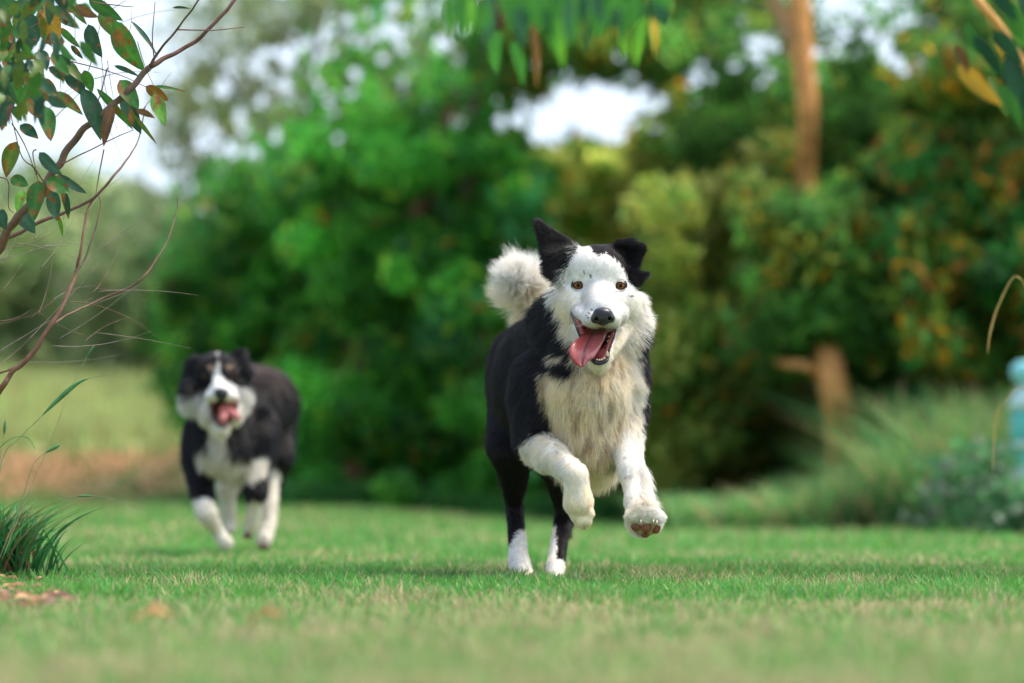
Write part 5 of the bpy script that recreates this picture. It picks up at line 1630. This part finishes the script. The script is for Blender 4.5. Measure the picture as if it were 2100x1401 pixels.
    # ---- branch and leaves in the top right corner
    rb = empty('hanging_branch', P(2090, 60, 6.2), 'blurred ochre branch with dark and yellow leaves in the top right corner', 'branch', 'leafy branches hanging in from above')
    v, f = tube(spline([P(*q) for q in [(1960, -60, 6.3), (2010, 0, 6.2), (2055, 55, 6.2), (2090, 110, 6.2), (2150, 200, 6.2)]], 20), .0075, 8)
    build('branch', v, f, M_TWIG, rb, np.tile([.50, .26, .07], (len(v), 1)))
    for k, (x0, y0, x1, y1, w, c) in enumerate([(1962, 90, 1990, 150, 20, 'n'), (1965, 130, 2060, 215, 34, 'y'), (2030, 150, 2070, 240, 26, 'm'), (2075, 100, 2085, 225, 40, 'b'), (2040, 60, 2100, 130, 34, 'd'),
                                               (2000, 70, 2060, 160, 30, 'd'), (2070, 0, 2105, 90, 34, 'g'), (2085, 130, 2110, 250, 34, 'd'), (2040, -30, 2090, 40, 34, 'd'), (1985, 40, 2010, 110, 26, 'g'), (2090, -20, 2120, 60, 34, 'd'), (2050, 170, 2100, 262, 30, 'g')]):
        DD = 6.2 + r.uniform(-.2, .2)
        v, f, _ = leaf_mesh(P(x0, y0, DD), P(x1, y1, DD), w * DD / DIST / 1000, (r.uniform(-.5, .5), -1, r.uniform(-.3, .5)), seed=k + 400)
        build('leaf', v, f, M_LEAF, rb, np.tile(np.array(GREENS[c]), (len(v), 1)))
    # ---- long dry blades at the right edge
    rg = empty('dry_grass', gp(2120, 9.5), 'ochre bent grass blades crossing the right edge', 'grass plant')
    for pts, w in (([(2120, 1225), (2125, 900), (2118, 640), (2088, 565), (2052, 622), (2034, 680), (2028, 725)], 5.0), ([(2135, 1225), (2140, 900), (2100, 795), (2062, 825), (2046, 850), (2042, 900), (2038, 965)], 4.5)):
        pth = spline([P(a, b_, 9.5 if i else 9.5) for i, (a, b_) in enumerate(pts)], 40)
        ww = np.interp(np.linspace(0, 1, 40), [0, .5, .8, 1], [.5, .5, 1, .3]) * w / 1000 * .6
        v, f = tube(pth, ww, 6)
        v[:, 1] = 9.5 + (v[:, 1] - 9.5) * .35
        build('blade', v, f, M_TWIG, rg, np.tile([.45, .30, .09], (len(v), 1)))

def build_tuft():
    r = np.random.default_rng(55)
    parts = []
    for k in range(90):
        px = r.uniform(-60, 150) * (1 if k % 3 else .6); py = r.uniform(1205, 1262)
        D = CAM_H * DIST / ((py - 1007) / 1000); q = P(px, py, D); q[2] = r.uniform(.012, .026)
        a_ = r.uniform(0, 6.28); L = r.uniform(.008, .020)
        v, f, _ = leaf_mesh(q - [math.cos(a_) * L, math.sin(a_) * L, 0], q + [math.cos(a_) * L, math.sin(a_) * L, r.uniform(-.004, .008)], L * .8, (r.uniform(-.4, .4), -.4, 1), seed=k, nseg=5, fold=.4)
        parts.append((v, f, np.array([(.30, .13, .06), (.20, .10, .06), (.42, .26, .12)][k % 3]) * r.uniform(.7, 1.2)))
    V, F, C = merge(parts)
    tag(build('leaf_litter', V, F, M_GUM, None, C), kind='stuff')
    c = np.array(gp(0, 8.35))
    t = empty('grass_tuft', (c[0], c[1], c[2]), 'dark green grass tuft with long seed stalks at the lower left edge', 'grass plant')
    n = 800
    x = c[0] - .03 + r.normal(size=n) * .05; y = c[1] + r.normal(size=n) * .05
    col = np.array([.045, .19, .055])[None] * (.5 + 1.1 * r.random(n))[:, None]
    dry = r.random(n) < .18; col[dry] = np.array([.30, .17, .08]) * (.6 + .7 * r.random(dry.sum()))[:, None]
    blades('blades', x, y, .13 + .17 * r.random(n), .006 + .007 * r.random(n), .2 + .75 * r.random(n), col, npt=6, parent=t, seed=9, droop=.35, curl=.8)
    def stalk(pts, D, rad_, head=None, col=(.16, .27, .12)):
        pth = spline([P(a, b_, D) for a, b_ in pts], 40)
        v, f = tube(pth, np.linspace(rad_, rad_ * .45, 40), 6)
        build('stalk', v, f, M_TWIG, t, np.tile(col, (len(v), 1)))
        if head:
            i0, i1 = int(head[0] * 39), int(head[1] * 39)
            seg = pth[i0:i1 + 1]
            hv, hf = tube(seg, np.sin(np.linspace(.15, 3.0, len(seg))) * head[2] + .0006, 8)
            build('seed_head', hv, hf, M_TWIG, t, np.tile([.07, .20, .07], (len(hv), 1)))
    stalk([(-30, 1180), (0, 950), (35, 900), (75, 860), (120, 815), (165, 780), (220, 767)], 7.7, .0011, (.55, .88, .0045))
    stalk([(-10, 1160), (40, 1030), (62, 960), (80, 935), (105, 920), (122, 910)], 7.7, .0010, (.70, .98, .0035))
    stalk([(0, 1150), (50, 1020), (80, 1030), (150, 1018), (215, 1020), (290, 1048), (370, 1095)], 8.0, .0008, (.52, .60, .0022))
    stalk([(0, 1150), (60, 1000), (110, 880), (140, 800), (170, 740), (192, 705)], 8.1, .0010, (.86, .98, .0018), col=(.30, .32, .16))
    stalk([(-20, 1150), (-5, 960), (4, 900), (8, 858)], 7.9, .0012, (.75, .98, .003))
    stalk([(-30, 1150), (-20, 960), (10, 905), (50, 896), (70, 920)], 7.7, .0014, None, col=(.08, .22, .07))
    # two blurred fallen leaves close to the camera
    for k, (px, py, w, lab, c) in enumerate([(312, 1322, 42, 'blurred tan fallen leaf on the lawn near the lower left', (.50, .26, .10)), (546, 1322, 34, 'blurred dark brown fallen leaf on the lawn, right of the tan one', (.32, .16, .05))]):
        D = CAM_H * DIST / ((py - 1007) / 1000)
        b = P(px, py, D); b[2] = .030
        v, f, _ = leaf_mesh(b + [-w * D / DIST / 1000, 0.01, 0], b + [w * D / DIST / 1000, -.01, .006], w * 1.3 * D / DIST / 1000, (0, -.3, 1), curl=.16, seed=k + 9, fold=.4)
        o = build('fallen_leaf', v, f, M_GUM, None, np.tile(c, (len(v), 1)), base=tuple(b))
        tag(o, lab, 'leaf', 'fallen leaves on the lawn')

if DO_ENV:
    build_gum()
    build_tuft()
